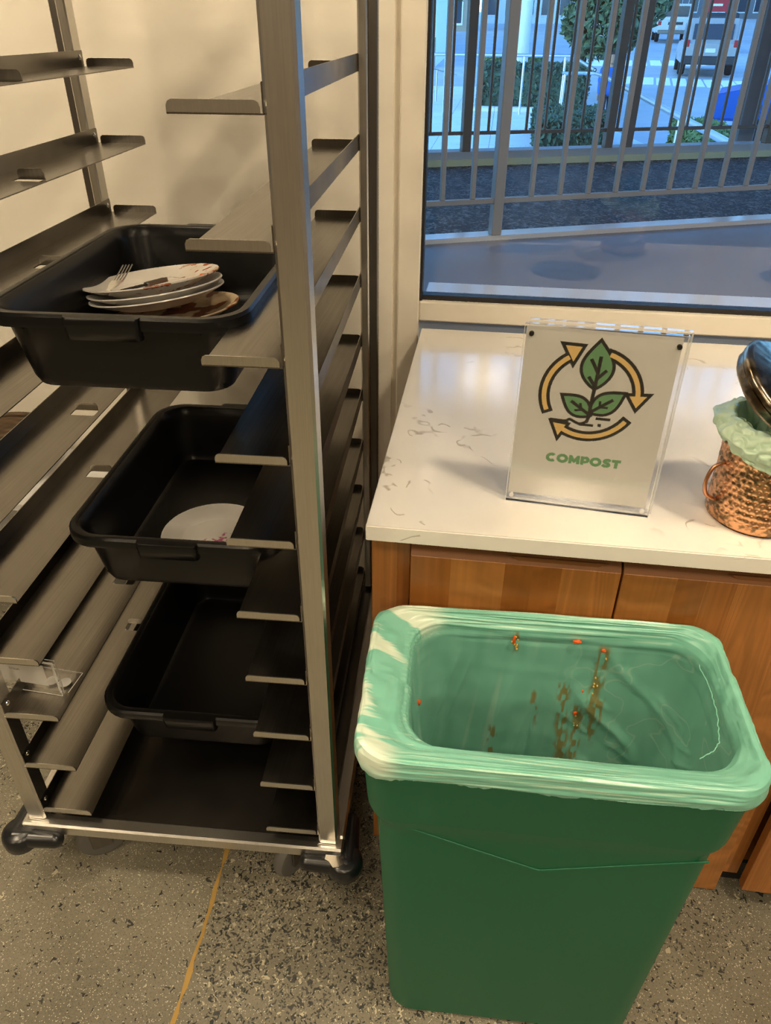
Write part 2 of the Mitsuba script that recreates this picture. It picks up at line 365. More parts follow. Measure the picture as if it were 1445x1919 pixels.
struct('trim_1', bx(-0.083, -0.068, WY+.012, WY+.10, 0, CEIL), 'mat_trim')
struct('wall_left', bx(X0-.1, X0, Y0, WY+.14, 0, CEIL), 'mat_wall_far')
struct('wall_right', bx(X1, X1+.1, Y0, WY+.14, 0, CEIL), 'mat_wall_far')
struct('wall_front', bx(X0, X1, Y0-.1, Y0, 0, CEIL), 'mat_wall_far')
struct('ceiling', bx(X0-.1, X1+.1, Y0-.1, WY+.14, CEIL, CEIL+.1), 'mat_ceiling')
W = struct('window_1', label='large fixed window above the counter')
P(W, 'jamb', bx(-0.068, -0.011, WY-.006, GY+.05, 0, CEIL, .003), 'mat_trim', label='cream painted window jamb')
P(W, 'sill_rail', bx(-0.011, X1, WY-.004, GY+.04, 0.926, 0.979, .004), 'mat_trim', label='cream painted lower window rail')
P(W, 'head_rail', bx(-0.011, X1, WY-.004, GY+.05, 2.62, 2.70, .004), 'mat_trim')
P(W, 'spandrel_panel', bx(-0.011, X1, GY-.012, GY+.04, 0.0, 0.926), 'mat_spandrel', label='blue-grey panel below the window rail')
P(W, 'upper_panel', bx(-0.011, X1, WY+.002, GY+.05, 2.70, CEIL), 'mat_wall')
P(W, 'gasket', cat(bx(-0.011, -0.004, WY+.004, GY+.012, 0.979, 2.62), bx(-0.011, X1, WY+.012, GY+.012, 0.979, 0.992)), 'mat_gasket', label='black rubber glazing gasket')
P(W, 'outer_sill', bx(-0.004, X1, GY+.008, GY+.168, 0.945, 0.972, .003), 'mat_alum', label='pale aluminium outer sill')
pane = trimesh.Trimesh([(-0.006, GY, .985), (X1, GY, .985), (X1, GY, 2.62), (-0.006, GY, 2.62)], [(0, 1, 2), (0, 2, 3)], process=False)
P(W, 'pane', pane, 'mat_pane', label='clear glass pane')

# ceiling downlights (lamps of the room, plus an added wall wash above the rack)
for x, y, r, s in LAMPS:
    k = thing('ceiling_light', 'round ceiling downlight from a set that includes an added wall wash', 'light', 'recessed downlights')
    ring = lathe([(r+.02, CEIL-.001), (r+.022, CEIL-.006), (r+.006, CEIL-.010), (r+.002, CEIL-.008), (r+.001, CEIL-.001)], 32)
    P(k, 'trim_ring', mv(ring, x, y), 'mat_white')
    a = np.arange(28)*2*PI/28
    v = [(x+r*math.cos(t), y+r*math.sin(t), CEIL-.006) for t in a]+[(x, y, CEIL-.006)]
    dm = trimesh.Trimesh(v, [(28, (i+1) % 28, i) for i in range(28)], process=False)
    kk = P(k, 'lens', dm, 'mat_white')
    scene[kk]['emitter'] = {'type': 'area', 'radiance': rgb(*(LAMP*s/r**2))}

# ------------------------------------------------------------------ counter and cabinet
HOLES = [(0.412, 0.415, 0.115), (1.140, 0.40, 0.115)]
top = sbox(0, 0, X1-.02, 0.928)
for x, y, r in HOLES: top = top.difference(Point(x, y).buffer(r, 48))
slab = ext(top.buffer(-0.002), 0.030, 0.884)
single('countertop', 'white quartz countertop with fine grey veins under the window', 'countertop', cat(ext(top, 0.026, 0.886), ext(top.buffer(-.0018), .030, .884)), 'mat_quartz')
C = thing('cabinet', 'wooden base cabinet under the white countertop behind the green bin', 'cabinet')
P(C, 'carcass', cat(bx(0.002, 0.02, 0.055, 0.90, 0.0, 0.8835), bx(0.02, X1-.03, 0.86, 0.90, 0, .8835), bx(.02, X1-.03, .06, .86, .0, .02), bx(0.02, X1-.03, .055, .075, .80, .8835)), 'mat_wood')
P(C, 'stile', bx(0.002, 0.069, 0.048, 0.066, 0.002, 0.8835, .001), 'mat_wood', label='narrow wooden end stile')
def door(x0, x1, y0, z0, z1):
    d = P(C, 'door', bx(x0, x1, y0, y0+.022, z0, z1-.012, .0012), 'mat_wood', label='slab door of matched wood veneer strips')
    prof = Polygon([(y0+.0005, z1-.012), (y0+.022, z1-.012), (y0+.022, z1), (y0+.016, z1)])
    m = trimesh.creation.extrude_polygon(prof, x1-x0, engine='earcut'); v = m.vertices.copy()
    m.vertices = np.stack([v[:, 2]+x0, v[:, 0], v[:, 1]], 1); m.fix_normals()
    P(d, 'bevelled_edge', m, 'mat_wood_edge')
    prof = Polygon([(x, -0.016*max(0, 1-((x)/.075)**4)) for x in np.linspace(-.075, .075, 24)]+[(.08, .0005), (-.08, .0005)])
    P(d, 'finger_pull', upright(ext(prof, .003), 0).apply_translation(((x0+x1)/2+.07, y0+.0085, z1-.001)), 'mat_wood_edge')
door(0.072, 0.4155, 0.022, 0.004, 0.858)
door(0.4195, 0.763, 0.022, 0.004, 0.858)
P(C, 'filler_panel', bx(0.765, 0.800, 0.036, 0.052, 0.055, 0.8835), 'mat_wood')
P(C, 'toe_kick', bx(0.765, X1-.03, 0.058, 0.066, 0.0, 0.062), 'mat_toe', label='black toe kick')
door(0.800, 1.16, -0.002, 0.055, 0.858)
for k in range(6): door(1.164+.364*k, 1.164+.364*k+.36, -0.002, .055, .858)
for x, y, r in HOLES:   # waste bins hanging under the counter's drop holes
    single('waste_chute', 'dark round chute under the drop hole in the countertop'+(' behind the sign' if x < .8 else ' behind the copper pot'), 'waste chute',
           mv(lathe([(r+.004, .8835), (r+.004, .50), (0, .50), (0, .503), (r+.001, .503), (r+.001, .8835)], 40), x, y), 'mat_black', smooth=40)

# ------------------------------------------------------------------ acrylic sign
SA = math.atan2(-0.021, 0.231)
SGN = T().translate([0.2226, 0.118, 0.914]).rotate([0, 0, 1], math.degrees(SA)).rotate([1, 0, 0], -1.0)
S = thing('compost_sign', 'clear acrylic sign holder with a printed compost sheet standing on the counter', 'sign')
w, h = 0.232, 0.306
P(S, 'front_plate', bx(0, w, -.010, -.0005, 0, h), 'mat_acrylic', tw=SGN)
P(S, 'back_plate', bx(.006, w+.006, .0045, .014, .0, h+.002), 'mat_acrylic', tw=SGN)
ed = []
for (x0, x1, y0, y1, z0, z1) in ((0, w, -.010, -.0005, 0, h), (.006, w+.006, .0045, .014, 0, h+.002)):
    e = .0007
    ed += [bx(x0, x1, y0, y0+e, z1-e, z1), bx(x0, x1, y1-e, y1, z1-e, z1), bx(x1-e, x1, y0, y0+e, z0, z1), bx(x1-e, x1, y1-e, y1, z0, z1), bx(x0, x0+e, y0, y0+e, z0, z1), bx(x0, x1, y0, y0+e, z0, z0+e*1.5), bx(x0, x1, y1-e, y1, z0, z0+e)]
P(S, 'polished_edge', cat(*ed), 'mat_acrylic_edge', tw=SGN)
P(S, 'paper_sheet', bx(.003, w-.006, .001, .0016, .012, h-.006), 'mat_paper', tw=SGN, label='white printed sheet with a recycling plant emblem')
for (x, z, mt) in ((.011, .289, 'mat_ink_black'), (.222, .287, 'mat_ink_black'), (.009, .009, 'mat_acrylic_edge'), (.222, .007, 'mat_acrylic_edge')):
    P(S, 'magnet', upright(ext(Point(x, z).buffer(.0036, 16), .005), .0006), mt, tw=SGN)
# artwork in sheet coordinates: x to the right, z up, origin at the sign's lower left corner
EC, ER = (0.110, 0.199), 0.0695
def arcpts(a0, a1, r=ER, n=40): return [(EC[0]+r*math.cos(math.radians(a)), EC[1]+r*math.sin(math.radians(a))) for a in np.linspace(a0, a1, n)]
def arrow(a0, a1, tip, h1, h2):
    band = LineString(arcpts(a0, a1)).buffer(.0036, cap_style=2); head = Polygon([tip, h1, h2]).buffer(-.0050, join_style=2)
    return band.union(head)
ar = [arrow(206, 124, (.095, .279), (.054, .280), (.078, .239)), arrow(74, 4, (.180, .176), (.202, .211), (.158, .208)), arrow(-33, -124, (.052, .154), (.088, .150), (.070, .115))]
def leafpoly(a, b, w, n=18):
    a, b = np.array(a), np.array(b); d = b-a; q = np.array([-d[1], d[0]])
    t = np.linspace(0, 1, n); s = w*np.sin(PI*t**.85)
    return Polygon(np.vstack([a+np.outer(t, d)+np.outer(s, q), (a+np.outer(t, d)-np.outer(s, q))[::-1]]))
LF = [leafpoly((.1145, .212), (.113, .283), .30), leafpoly((.113, .167), (.071, .194), .27), leafpoly((.115, .172), (.158, .205), .27)]
def ln(pts, w=.0026): return LineString(pts).buffer(w, cap_style=2, join_style=2)
veins = [ln([(.1145, .205), (.1165, .262)], .0027), ln([(.1155, .236), (.103, .257)]), ln([(.1155, .226), (.128, .241)]), ln([(.115, .213), (.103, .229)]),
         ln([(.113, .167), (.083, .187)]), ln([(.100, .175), (.097, .185)], .0018), ln([(.102, .174), (.090, .172)], .0018),
         ln([(.115, .172), (.145, .195)]), ln([(.127, .181), (.139, .181)], .0018), ln([(.127, .181), (.126, .191)], .0018),
         LineString([(.1145, .213), (.1130, .180), (.1135, .165), (.111, .155)]).buffer(.0027)]
hand = [LineString(smoothpath([(.056, .153, 0), (.078, .1525, 0), (.085, .156, 0), (.094, .152, 0), (.102, .150, 0), (.110, .154, 0)], 6)[:, :2]).buffer(.0022),
        LineString([(.082, .150), (.079, .144), (.086, .138)]).buffer(.0022), ln([(.100, .149), (.122, .149)], .002), ln([(.124, .1615), (.146, .1615)], .0022), sbox(.1285, .148, .1335, .153)]
black = shapely.union_all([a.buffer(.0050, join_style=2) for a in ar]+[l.buffer(.0048, join_style=2) for l in LF]+veins+hand)
yellow = shapely.union_all(ar); green = shapely.union_all(LF).difference(shapely.union_all(veins))
E_ = P(S, 'emblem', upright(ext(black, .0002), .0009), 'mat_ink_black', tw=SGN, label='black outline of circling arrows, a seedling and a hand')
P(E_, 'arrow_fill', upright(ext(yellow, .0002), .0006), 'mat_ink_yellow', tw=SGN)
P(E_, 'leaf_fill', upright(ext(green, .0002), .0006), 'mat_ink_green', tw=SGN)
def strokes(ch):
    """heavy geometric capitals, 1 high, stroke .27"""
    q = .16; A = lambda cx, cy, rx, ry, a0, a1: LineString([(cx+rx*math.cos(math.radians(t)), cy+ry*math.sin(math.radians(t))) for t in np.linspace(a0, a1, 40)])
    f = lambda l: l.buffer(q, cap_style=2, join_style=2)
    if ch == 'C': return f(A(.53, .5, .40, .38, 48, 312)), 1.0
    if ch == 'O': return f(A(.55, .5, .42, .38, 0, 360)).union(f(A(.55, .5, .42, .38, 180, 540))), 1.10
    if ch == 'M': return f(LineString([(q, 0), (q, 1)])).union(f(LineString([(1.10-q, 0), (1.10-q, 1)]))).union(Polygon([(0, 1), (.30, 1), (.55, .56), (.80, 1), (1.10, 1), (1.10, .75), (.62, .12), (.48, .12), (0, .75)])), 1.10
    if ch == 'P': return f(LineString([(q, 0), (q, 1)])).union(f(LineString([(q, 1-q), (.48, 1-q)]))).union(f(LineString([(q, .36), (.48, .36)]))).union(f(A(.48, .6125, .25, .2525, -90, 90))), .86
    if ch == 'S': return f(LineString(smoothpath([(.80, .74, 0), (.62, .865, 0), (.34, .85, 0), (.20, .70, 0), (.34, .56, 0), (.58, .46, 0), (.70, .30, 0), (.56, .15, 0), (.28, .135, 0), (.06, .27, 0)], 6)[:, :2])), .86
    if ch == 'T': return f(LineString([(0, 1-q), (.88, 1-q)])).union(f(LineString([(.44, 0), (.44, 1)]))), .88
sx, ls = 0.0, []
for ch in 'COMPOST':
    g, wd = strokes(ch); ls.append(shapely.affinity.translate(g, sx, 0)); sx += wd+.09
tm = ext(shapely.affinity.scale(shapely.union_all(ls), .117/(sx-.09), .0150, origin=(0, 0)), .0003); tm.apply_translation((.0575, .0785, 0))
P(S, 'lettering', upright(tm, .0009), 'mat_ink_green', tw=SGN, label='green word COMPOST')

# ------------------------------------------------------------------ copper pot, its liner and lid
PX, PY, PR = 0.627, 0.125, 0.0755
K = thing('copper_pot', 'hammered copper pot with a ring handle standing on the counter beside the sign', 'pot')
na, nz = 260, 110
def potloops(r0, zs, sign):
    L = []
    for z in zs:
        a = np.arange(na)*2*PI/na; rad = np.full(na, r0+0.0006*math.sin(z*60))
        row = (z-.03)/.0105
        dim = np.zeros(na)
        if sign > 0 and z > .022:
            ri = round(row); aa = a/(2*PI)*46+.5*(ri % 2); fa = aa-np.round(aa); fr = row-ri
            d2 = (fa*.0103)**2+(fr*.0105)**2; dim = -.0022*np.exp(-d2/(2*.0019**2))
        nz_ = meshkit.fbm(np.stack([np.cos(a)*5, np.sin(a)*5, np.full(na, z*70)], 1), 3, 5)-.5
        rad = rad+dim+.0016*nz_
        L.append(np.stack([rad*np.cos(a), rad*np.sin(a), np.full(na, z)], 1))
    return L
zs = np.linspace(.006, .165, nz)
lo = [np.stack([(PR-.006)*np.cos(np.arange(na)*2*PI/na), (PR-.006)*np.sin(np.arange(na)*2*PI/na), np.zeros(na)], 1)]+potloops(PR, zs, 1)+potloops(PR-.003, zs[::-6], -1)
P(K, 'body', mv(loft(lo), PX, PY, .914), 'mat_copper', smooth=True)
hp = smoothpath([(PX-PR+.001, PY-.018, 1.016), (PX-PR-.014, PY-.022, 1.008), (PX-PR-.021, PY-.026, .985), (PX-PR-.016, PY-.026, .962), (PX-PR+.001, PY-.022, .950)], 8)
P(K, 'ring_handle', tube(hp, .0032, 10), 'mat_copper_rod', smooth=True, label='small copper loop handle on the side')
def crumple(lo, amp, f, seed):
    v = lo.vertices; nrm = lo.vertex_normals
    lo.vertices = v+nrm*(amp*(meshkit.fbm(v*f, 3, seed)-.5))[:, None]; return lo
a = np.arange(150)*2*PI/150; L = []
lw = .052+.034*np.cos(a+1.0)+.030*meshkit.noise(np.stack([np.cos(a)*3, np.sin(a)*3, a*0], 1), 3)   # how far the bag hangs down
for t in np.linspace(0, 1, 26):
    fl = 1+.16*t*np.sin(a*9+3*t)+.0*a
    rad = PR+.004+.016*math.sin(PI*min(1, t*1.1))*fl+.006*t*np.sin(a*5+1.3)+.010*t*meshkit.noise(np.stack([np.cos(a)*6, np.sin(a)*6, a*0+t*4], 1), 9)
    L.append(np.stack([rad*np.cos(a), rad*np.sin(a), .176-t*lw*.72], 1))
Lin = [np.stack([(PR-.006-.006*k)*np.cos(a), (PR-.006-.006*k)*np.sin(a), np.full(150, .177-.05*k)], 1) for k in range(3)]
bagm = loft(Lin[::-1]+L, True, False)
for _ in range(1): bagm = bagm.subdivide()
bagm = crumple(bagm, .010, 38, 4)
v_ = bagm.vertices; bagm.vertices = v_+bagm.vertex_normals*(((1-np.abs(2*meshkit.noise(v_*62, 21)-1))**4)*.0040-((1-np.abs(2*meshkit.noise(v_*48, 23)-1))**4)*.0035)[:, None]
single('pot_liner', 'crumpled pale green bag folded over the rim of the copper pot', 'bag', mv(bagm, PX, PY, .914), 'mat_bag_pale', smooth=True)
LR = .088
lp = [(0, .0), (LR-.012, 0), (LR-.004, .001), (LR, .006), (LR+.0005, .016), (LR-.002, .0175), (LR+.003, .019), (LR+.004, .024), (LR+.002, .029), (LR-.004, .032), (.05, .0365), (.02, .038), (0, .0385)]
lid = lathe(lp, 90)
nv = np.array([.52, -.30, .80]); nv /= np.linalg.norm(nv)
Rm = trimesh.geometry.align_vectors([0, 0, 1], nv); lid.apply_transform(Rm); lid = crumple(lid, .003, 60, 8)
single('round_lid', 'tarnished metal lid tilted on top of the lined copper pot', 'lid', mv(lid, PX-.022, PY-.005, 1.120), 'mat_pewter', smooth=35)

# ------------------------------------------------------------------ rolling rack
RX, RY, RA = -0.7184, -0.1445, math.degrees(0.0485)
TR = T().translate([RX, RY, 0]).rotate([0, 0, 1], RA)
RW, RD, PT, G, LW, Z10, SP, ZB = 0.6827, 0.8944, 0.039, 0.012, 0.106, 0.2128, 0.1438, 0.1817
HT = 1.86
R = thing('rolling_rack', 'tall stainless steel rolling rack with angled ledges holding black tubs', 'rack')
lip = ext(sbox(.02, .02, RW-.02, RD-.02), .003, ZB-.012)
P(R, 'base_plate', lip, 'mat_steel_base', tw=TR, label='dark steel bottom plate')
P(R, 'base_frame', cat(bx(0, RW, 0, .03, ZB-.031, ZB, .004), bx(0, RW, RD-.03, RD, ZB-.031, ZB, .004), bx(0, .03, .03, RD-.03, ZB-.031, ZB, .004), bx(RW-.03, RW, .03, RD-.03, ZB-.031, ZB, .004)), 'mat_steel', tw=TR)
P(R, 'top_frame', cat(bx(G, RW-G, G, G+PT, HT, HT+.03, .003), bx(G, RW-G, RD-G-PT, RD-G, HT, HT+.03, .003), bx(G, G+PT, G+PT, RD-G-PT, HT, HT+.03, .003), bx(RW-G-PT, RW-G, G+PT, RD-G-PT, HT, HT+.03, .003)), 'mat_steel', tw=TR)
for i, x in enumerate((G, RW-G-PT)):
    p = P(R, 'post', bx(x, x+PT, G, G+PT, ZB, HT, .004), 'mat_steel', tw=TR)
    c0, c1 = (x+PT/2, G+PT/2)
    P(p, 'weld_bead', tube([(x-.001, G-.001, ZB+.001), (x+PT+.001, G-.001, ZB+.001), (x+PT+.001, G+PT+.001, ZB+.001), (x-.001, G+PT+.001, ZB+.001)], .0022, 6, closed=True), 'mat_steel', tw=TR)
    y = RD-G-PT
    # rear posts: an inner flange proud of an outer channel
    xi = x+.019 if i == 0 else x; xo = x if i == 0 else x+.019
    q = P(R, 'post', bx(xi, xi+.020, y, y+PT, ZB, HT, .003), 'mat_steel', tw=TR)
    P(q, 'outer_channel', bx(xo, xo+.020, y+.012, y+PT, ZB, HT, .002), 'mat_steel_dark', tw=TR, label='dark recessed outer channel')
LEN = RD-2*G
plate = sbox(0, 0, LW, LEN).difference(sbox(.050, .405, .092, .424).buffer(.004).buffer(-.0))
def tab(x0, x1, y, h): 
    g = Polygon([(x0, 0), (x1, 0), (x1, h-.006), (x1-.002, h-.002), (x1-.006, h), (x0+.006, h), (x0+.002, h-.002), (x0, h-.006)])
    return upright(ext(g, .002), y)
led = cat(ext(plate, .0018, -.0018), bx(0, .0018, .004, LEN-.004, -.0005, .029), tab(.006, LW, LEN, .015), tab(.048, .094, .4275, .016))
mir = led.copy(); mir.apply_scale([-1, 1, 1]); mir.invert()
dl, dr_ = mikit.ply(led, 'mat_steel_mill'), mikit.ply(mir, 'mat_steel_mill')
lipm = tab(.004, LW, .002, .0125); lipr = lipm.copy(); lipr.apply_scale([-1, 1, 1]); lipr.invert()
ll, lr_ = mikit.ply(lipm, 'mat_steel'), mikit.ply(lipr, 'mat_steel')
riv = lathe([(.0055, 0), (.005, .0015), (.003, .0028), (0, .003)], 14)
rl = mikit.ply(mv(riv, ry=PI/2), 'mat_chrome'); rr_ = mikit.ply(mv(riv, ry=-PI/2), 'mat_chrome')
NL = 11
for k in range(-1, 10):
    z = Z10+(9-k)*SP
    if z > HT-.03: continue
    for side in (0, 1):
        xx = G+PT if side == 0 else RW-G-PT
        l = P(R, 'ledge', dl if side == 0 else dr_, None, tw=TR @ T().translate([xx, G, z]))
        P(l, 'front_lip', ll if side == 0 else lr_, None, tw=TR @ T().translate([xx, G, z]))
        for yy in (.020, LEN-.020):
            P(l, 'rivet', rl if side == 0 else rr_, None, tw=TR @ T().translate([xx+(.0018 if side == 0 else -.0018), G+yy, z+.017]))
# casters and corner bumpers
whl = lathe([(.008, -.016), (.040, -.016), (.050, -.013), (.054, -.006), (.055, 0), (.054, .006), (.050, .013), (.040, .016), (.008, .016)], 32)
for ix in (0, 1):
    for iy in (0, 1):
        cx, cy = (.122 if ix == 0 else RW-.122), (.066 if iy == 0 else RD-.066)
        ang = (.5, -.4, 1.0, -.9)[ix*2+iy]
        c = P(R, 'caster', cat(bx(cx-.035, cx+.035, cy-.035, cy+.035, ZB-.036, ZB-.0305), *[mv(bx(-.006, .0, -.022, .022, -.06, .012), cx, cy, ZB-.046) for _ in (0,)]), 'mat_steel_dark', tw=TR)
        fork = cat(bx(-.024, .024, -.024, .024, .100, .116), mv(bx(-.022, .022, .0195, .0225, .045, .112, .001), 0, 0, 0), mv(bx(-.022, .022, -.0225, -.0195, .045, .112, .001), 0, 0, 0), bx(-.016, .016, -.016, .016, .114, ZB-.036))
        P(c, 'fork', mv(fork, rz=ang).apply_translation((cx, cy, 0)), 'mat_steel_dark', tw=TR)
        P(c, 'wheel', mv(mv(whl, rx=PI/2, z=.0555), rz=ang).apply_translation((cx, cy, 0)), 'mat_wheel', tw=TR, smooth=40, label='grey rubber caster wheel')
        sx, sy = (-1 if ix == 0 else 1), (-1 if iy == 0 else 1)
        qx, qy = (0 if ix == 0 else RW), (0 if iy == 0 else RD)
        zc = ZB-.030; r = .021
        legx = hull(*[ball(qx+sx*.010, qy+sy*.012, zc, r, 2), ball(qx-sx*.072, qy+sy*.008, zc-.004, r*.86, 2)])
        legy = hull(*[ball(qx+sx*.012, qy+sy*.010, zc, r, 2), ball(qx+sx*.008, qy-sy*.085, zc-.004+.008, r*.86, 2)])
        hub = mv(lathe([(0, -.024), (.030, -.024), (.036, -.018), (.038, 0), (.036, .014), (.028, .022), (0, .024)], 28), qx+sx*.004, qy+sy*.004, zc-.004)
        b_ = P(R, 'corner_bumper', cat(legx, legy, hub), 'mat_rubber', tw=TR, smooth=50, label='black rubber corner bumper')
        if ix == 1 and iy == 0:
            P(b_, 'worn_plate', mv(ext(Polygon([(-.03, 0), (.004, 0), (.012, -.012), (.0, -.024), (-.012, -.026), (-.022, -.014), (-.031, -.010)]), .0015), qx-.004, qy-.004, zc+.0185), 'mat_steel_mill', tw=TR, label='bare worn metal patch')

# ------------------------------------------------------------------ bus tubs
def tubmesh(w, d, h):
    ov = .024; bw, bd = w-2*ov, d-2*ov; tp = .016
    L = [rr(bw-2*tp-.034, bd-2*tp-.034, .030, -h), rr(bw-2*tp-.012, bd-2*tp-.012, .040, -h+.005), rr(bw-2*tp, bd-2*tp, .045, -h+.018), rr(bw-.006, bd-.006, .052, -.040), rr(bw, bd, .054, -.0165), rr(w-.012, d-.012, .064, -.0165), rr(w-.002, d-.002, .068, -.020), rr(w, d, .069, -.014), rr(w-.002, d-.002, .068, -.004), rr(w-.010, d-.010, .065, 0), rr(w-.030, d-.030, .058, 0), rr(w-.038, d-.038, .055, -.003),
         rr(bw-.010, bd-.010, .050, -.020), rr(bw-2*tp-.010, bd-2*tp-.010, .040, -h+.022), rr(bw-2*tp-.026, bd-2*tp-.026, .036, -h+.008), rr(bw-2*tp-.050, bd-2*tp-.050, .028, -h+.0035)]
    return loft(L)
def handle(sgn, d):
    o = sgn*(d/2)
    prof = rr(.112, .020, .008, 0, 2, 4)
    g = [prof*np.array([1, 1, 0])+np.array([0, o+sgn*(.0+k[1]), k[0]]) for k in ((-.036, -.014), (-.034, -.006), (-.012, -.001), (-.003, -.001), (.0, -.003))]
    g[0] = rr(.104, .010, .004, -.036, 2, 4)+np.array([0, o-sgn*.012, 0])
    return loft(g)
TUBS = []
def tub(label, cx, yfront, zrim, w=.41, d=.575, h=.135, hgrp='black bus tubs on the rack'):
    k = thing('bus_tub', label, 'tub', hgrp)
    tw = TR @ T().translate([cx, yfront+d/2, zrim])
    P(k, 'basin', tubmesh(w, d, h), 'mat_tub', smooth=35, tw=tw)
    for s in (-1, 1):
        P(k, 'handle', handle(s, d), 'mat_tub', smooth=40, tw=tw)
        for x in (-.135, .135): P(k, 'rib', trimesh.convex.convex_hull([(x-.006, s*(d/2-.012), -.019), (x+.006, s*(d/2-.012), -.019), (x-.006, s*(d/2-.028), -.019), (x+.006, s*(d/2-.028), -.019), (x, s*(d/2-.026), -.032)]), 'mat_tub', tw=tw)
    TUBS.append(k); return tw
t1 = tub('black bus tub holding stacked dirty plates, topmost on the rack', .345, .128, Z10+7*SP+.0165)
t2 = tub('black bus tub holding one white plate, middle of the rack', .355, .176, Z10+4*SP+.0165, w=.415)
t3 = tub('empty black bus tub lowest on the rack above the bottom plate', .343, .150, Z10+1*SP+.0165, w=.415)

# plates and cutlery in the top tub
def plate_mesh(r=.125):
    return lathe([(0, 0), (r*.60, 0), (r*.62, .001), (r*.66, .004), (r*.80, .0095), (r*.97, .0185), (r, .0205), (r*.995, .0225), (r*.965, .0225), (r*.80, .0135), (r*.68, .0070), (r*.62, .0045), (0, .004)], 72)
def tilt(nx, ny):
    n = np.array([nx, ny, 1.0]); n /= np.linalg.norm(n); m = trimesh.geometry.align_vectors([0, 0, 1], n)
    return T(m.tolist())
PC = np.array([.2845, .484, 1.1905])        # centre of the top plate's rim plane, rack coordinates
TIL = tilt(-.13, .10)
def onplate(off, dx=0, dy=0): return TR @ T().translate(PC.tolist()) @ TIL @ T().translate([dx, dy, off])
pm = mikit.ply(plate_mesh(), 'mat_china_soiled', smooth=35)
pm2 = mikit.ply(plate_mesh(), 'mat_china', smooth=35); pm3 = mikit.ply(plate_mesh(.118), 'mat_china_brown', smooth=35)
for lab, m, off, dx, dy in (('white plate with orange sauce stains, top of the stack in the upper tub', pm, -.0225, 0, 0), ('white plate directly under the top plate of the stack', pm2, -.0370, .004, -.002), ('white plate third from the top of the stack', pm2, -.0480, .006, -.004)):
    k = thing('dinner_plate', lab, 'plate', 'stacked dirty plates'); scene[k] = {**m, 'to_world': onplate(off, dx, dy)}
k = thing('dinner_plate', 'brown soiled plate sticking out at the right under the stack', 'plate', 'stacked dirty plates')
scene[k] = {**pm3, 'to_world': TR @ T().translate([.330, .474, 1.1145]) @ tilt(-.12, .06)}
fk = []
for i in range(4):
    x = -.0105+.007*i
    fk.append(tube(smoothpath([(x, .055, .006), (x, .03, .001), (x*.95, .012, -.001), (x*.7, .0, 0)], 6), [.0011]*13+[.0013]*6, 6))
hd = Polygon([(-.013, .014), (.013, .014), (.0115, .002), (.006, -.008), (.005, -.016), (.010, -.030), (-.010, -.030), (-.005, -.016), (-.006, -.008), (-.0115, .002)])
P_f = thing('fork', 'steel fork with four tines up on the top dirty plate', 'fork')
ft = onplate(0, -.028, -.090) @ T().translate([0, 0, .004]) @ T().rotate([0, 0, 1], -12) @ T().rotate([1, 0, 0], 22)
P(P_f, 'tine', cat(fk[0]), 'mat_chrome', smooth=50, tw=ft)
for q in fk[1:]: P(P_f, 'tine', q, 'mat_chrome', smooth=50, tw=ft)
P(P_f, 'shaft', ext(hd, .002, -.001), 'mat_chrome', tw=ft)
kn = ext(LineString(smoothpath([(0, 0, 0), (.03, .004, 0), (.06, .006, 0), (.082, .004, 0)], 6)[:, :2]).buffer(.0055), .004)
kt = thing('table_knife', 'dark metal knife handle lying beside the fork on the top plate', 'knife')
P(kt, 'handle', mv(ext(LineString([(.05, 0), (.085, .003)]).buffer(.0075), .007), 0, 0, 0), 'mat_steel_dark', tw=onplate(-.012, -.022, -.070) @ T().rotate([0, 0, 1], 58), smooth=40)
P(kt, 'blade', ext(LineString([(0, 0), (.05, 0)]).buffer(.006), .003, .002), 'mat_black', tw=onplate(-.012, -.022, -.070) @ T().rotate([0, 0, 1], 58))
for i in range(9):
    a, r = rng.uniform(-.8, .9), rng.uniform(.03, .095)
    m = trimesh.creation.icosphere(1, .004); m.apply_scale([1.6, .8, .35])
    single('food_scrap', 'orange-red food scrap stuck on the top dirty plate', 'food scrap', m, 'mat_carrot', group='scraps on the top plate', tw=onplate(-.0175+.0007+max(0, r-.075)*.5, r*math.cos(a), r*math.sin(a)) @ T().rotate([0, 0, 1], rng.uniform(0, 180)))
sk = single('spoon', 'metal spoon handle lying in the upper tub right of the plates', 'spoon', cat(tube(smoothpath([(0, 0, 0), (.03, .004, .006), (.07, .012, .012), (.10, .02, .014)], 5), .003, 8), mv(ball(0, 0, 0, .014, 2), -.008, 0, 0).apply_scale([1.3, 1, .35])), 'mat_chrome', smooth=50, tw=TR @ T().translate([.425, .43, 1.114]))
# white plate in the middle tub
MT = TR @ T().translate([.3725, .372, Z10+4*SP+.0165-.135+.0038])
single('dinner_plate', 'white plate with magenta beet stains lying in the middle tub', 'plate', plate_mesh(.108), 'mat_china_pink', smooth=35, tw=MT)
for i, (x, y) in enumerate(((.014, -.018), (.032, -.006), (.044, -.018), (.026, -.030), (.055, .0))):
    m = trimesh.creation.icosphere(1, .0045); m.apply_scale([1.3, 1, .4])
    single('beet_scrap', 'dark magenta beet scrap on the plate in the middle tub', 'food scrap', m, 'mat_beet', group='beet scraps', tw=MT @ T().translate([x, y, .0055]))

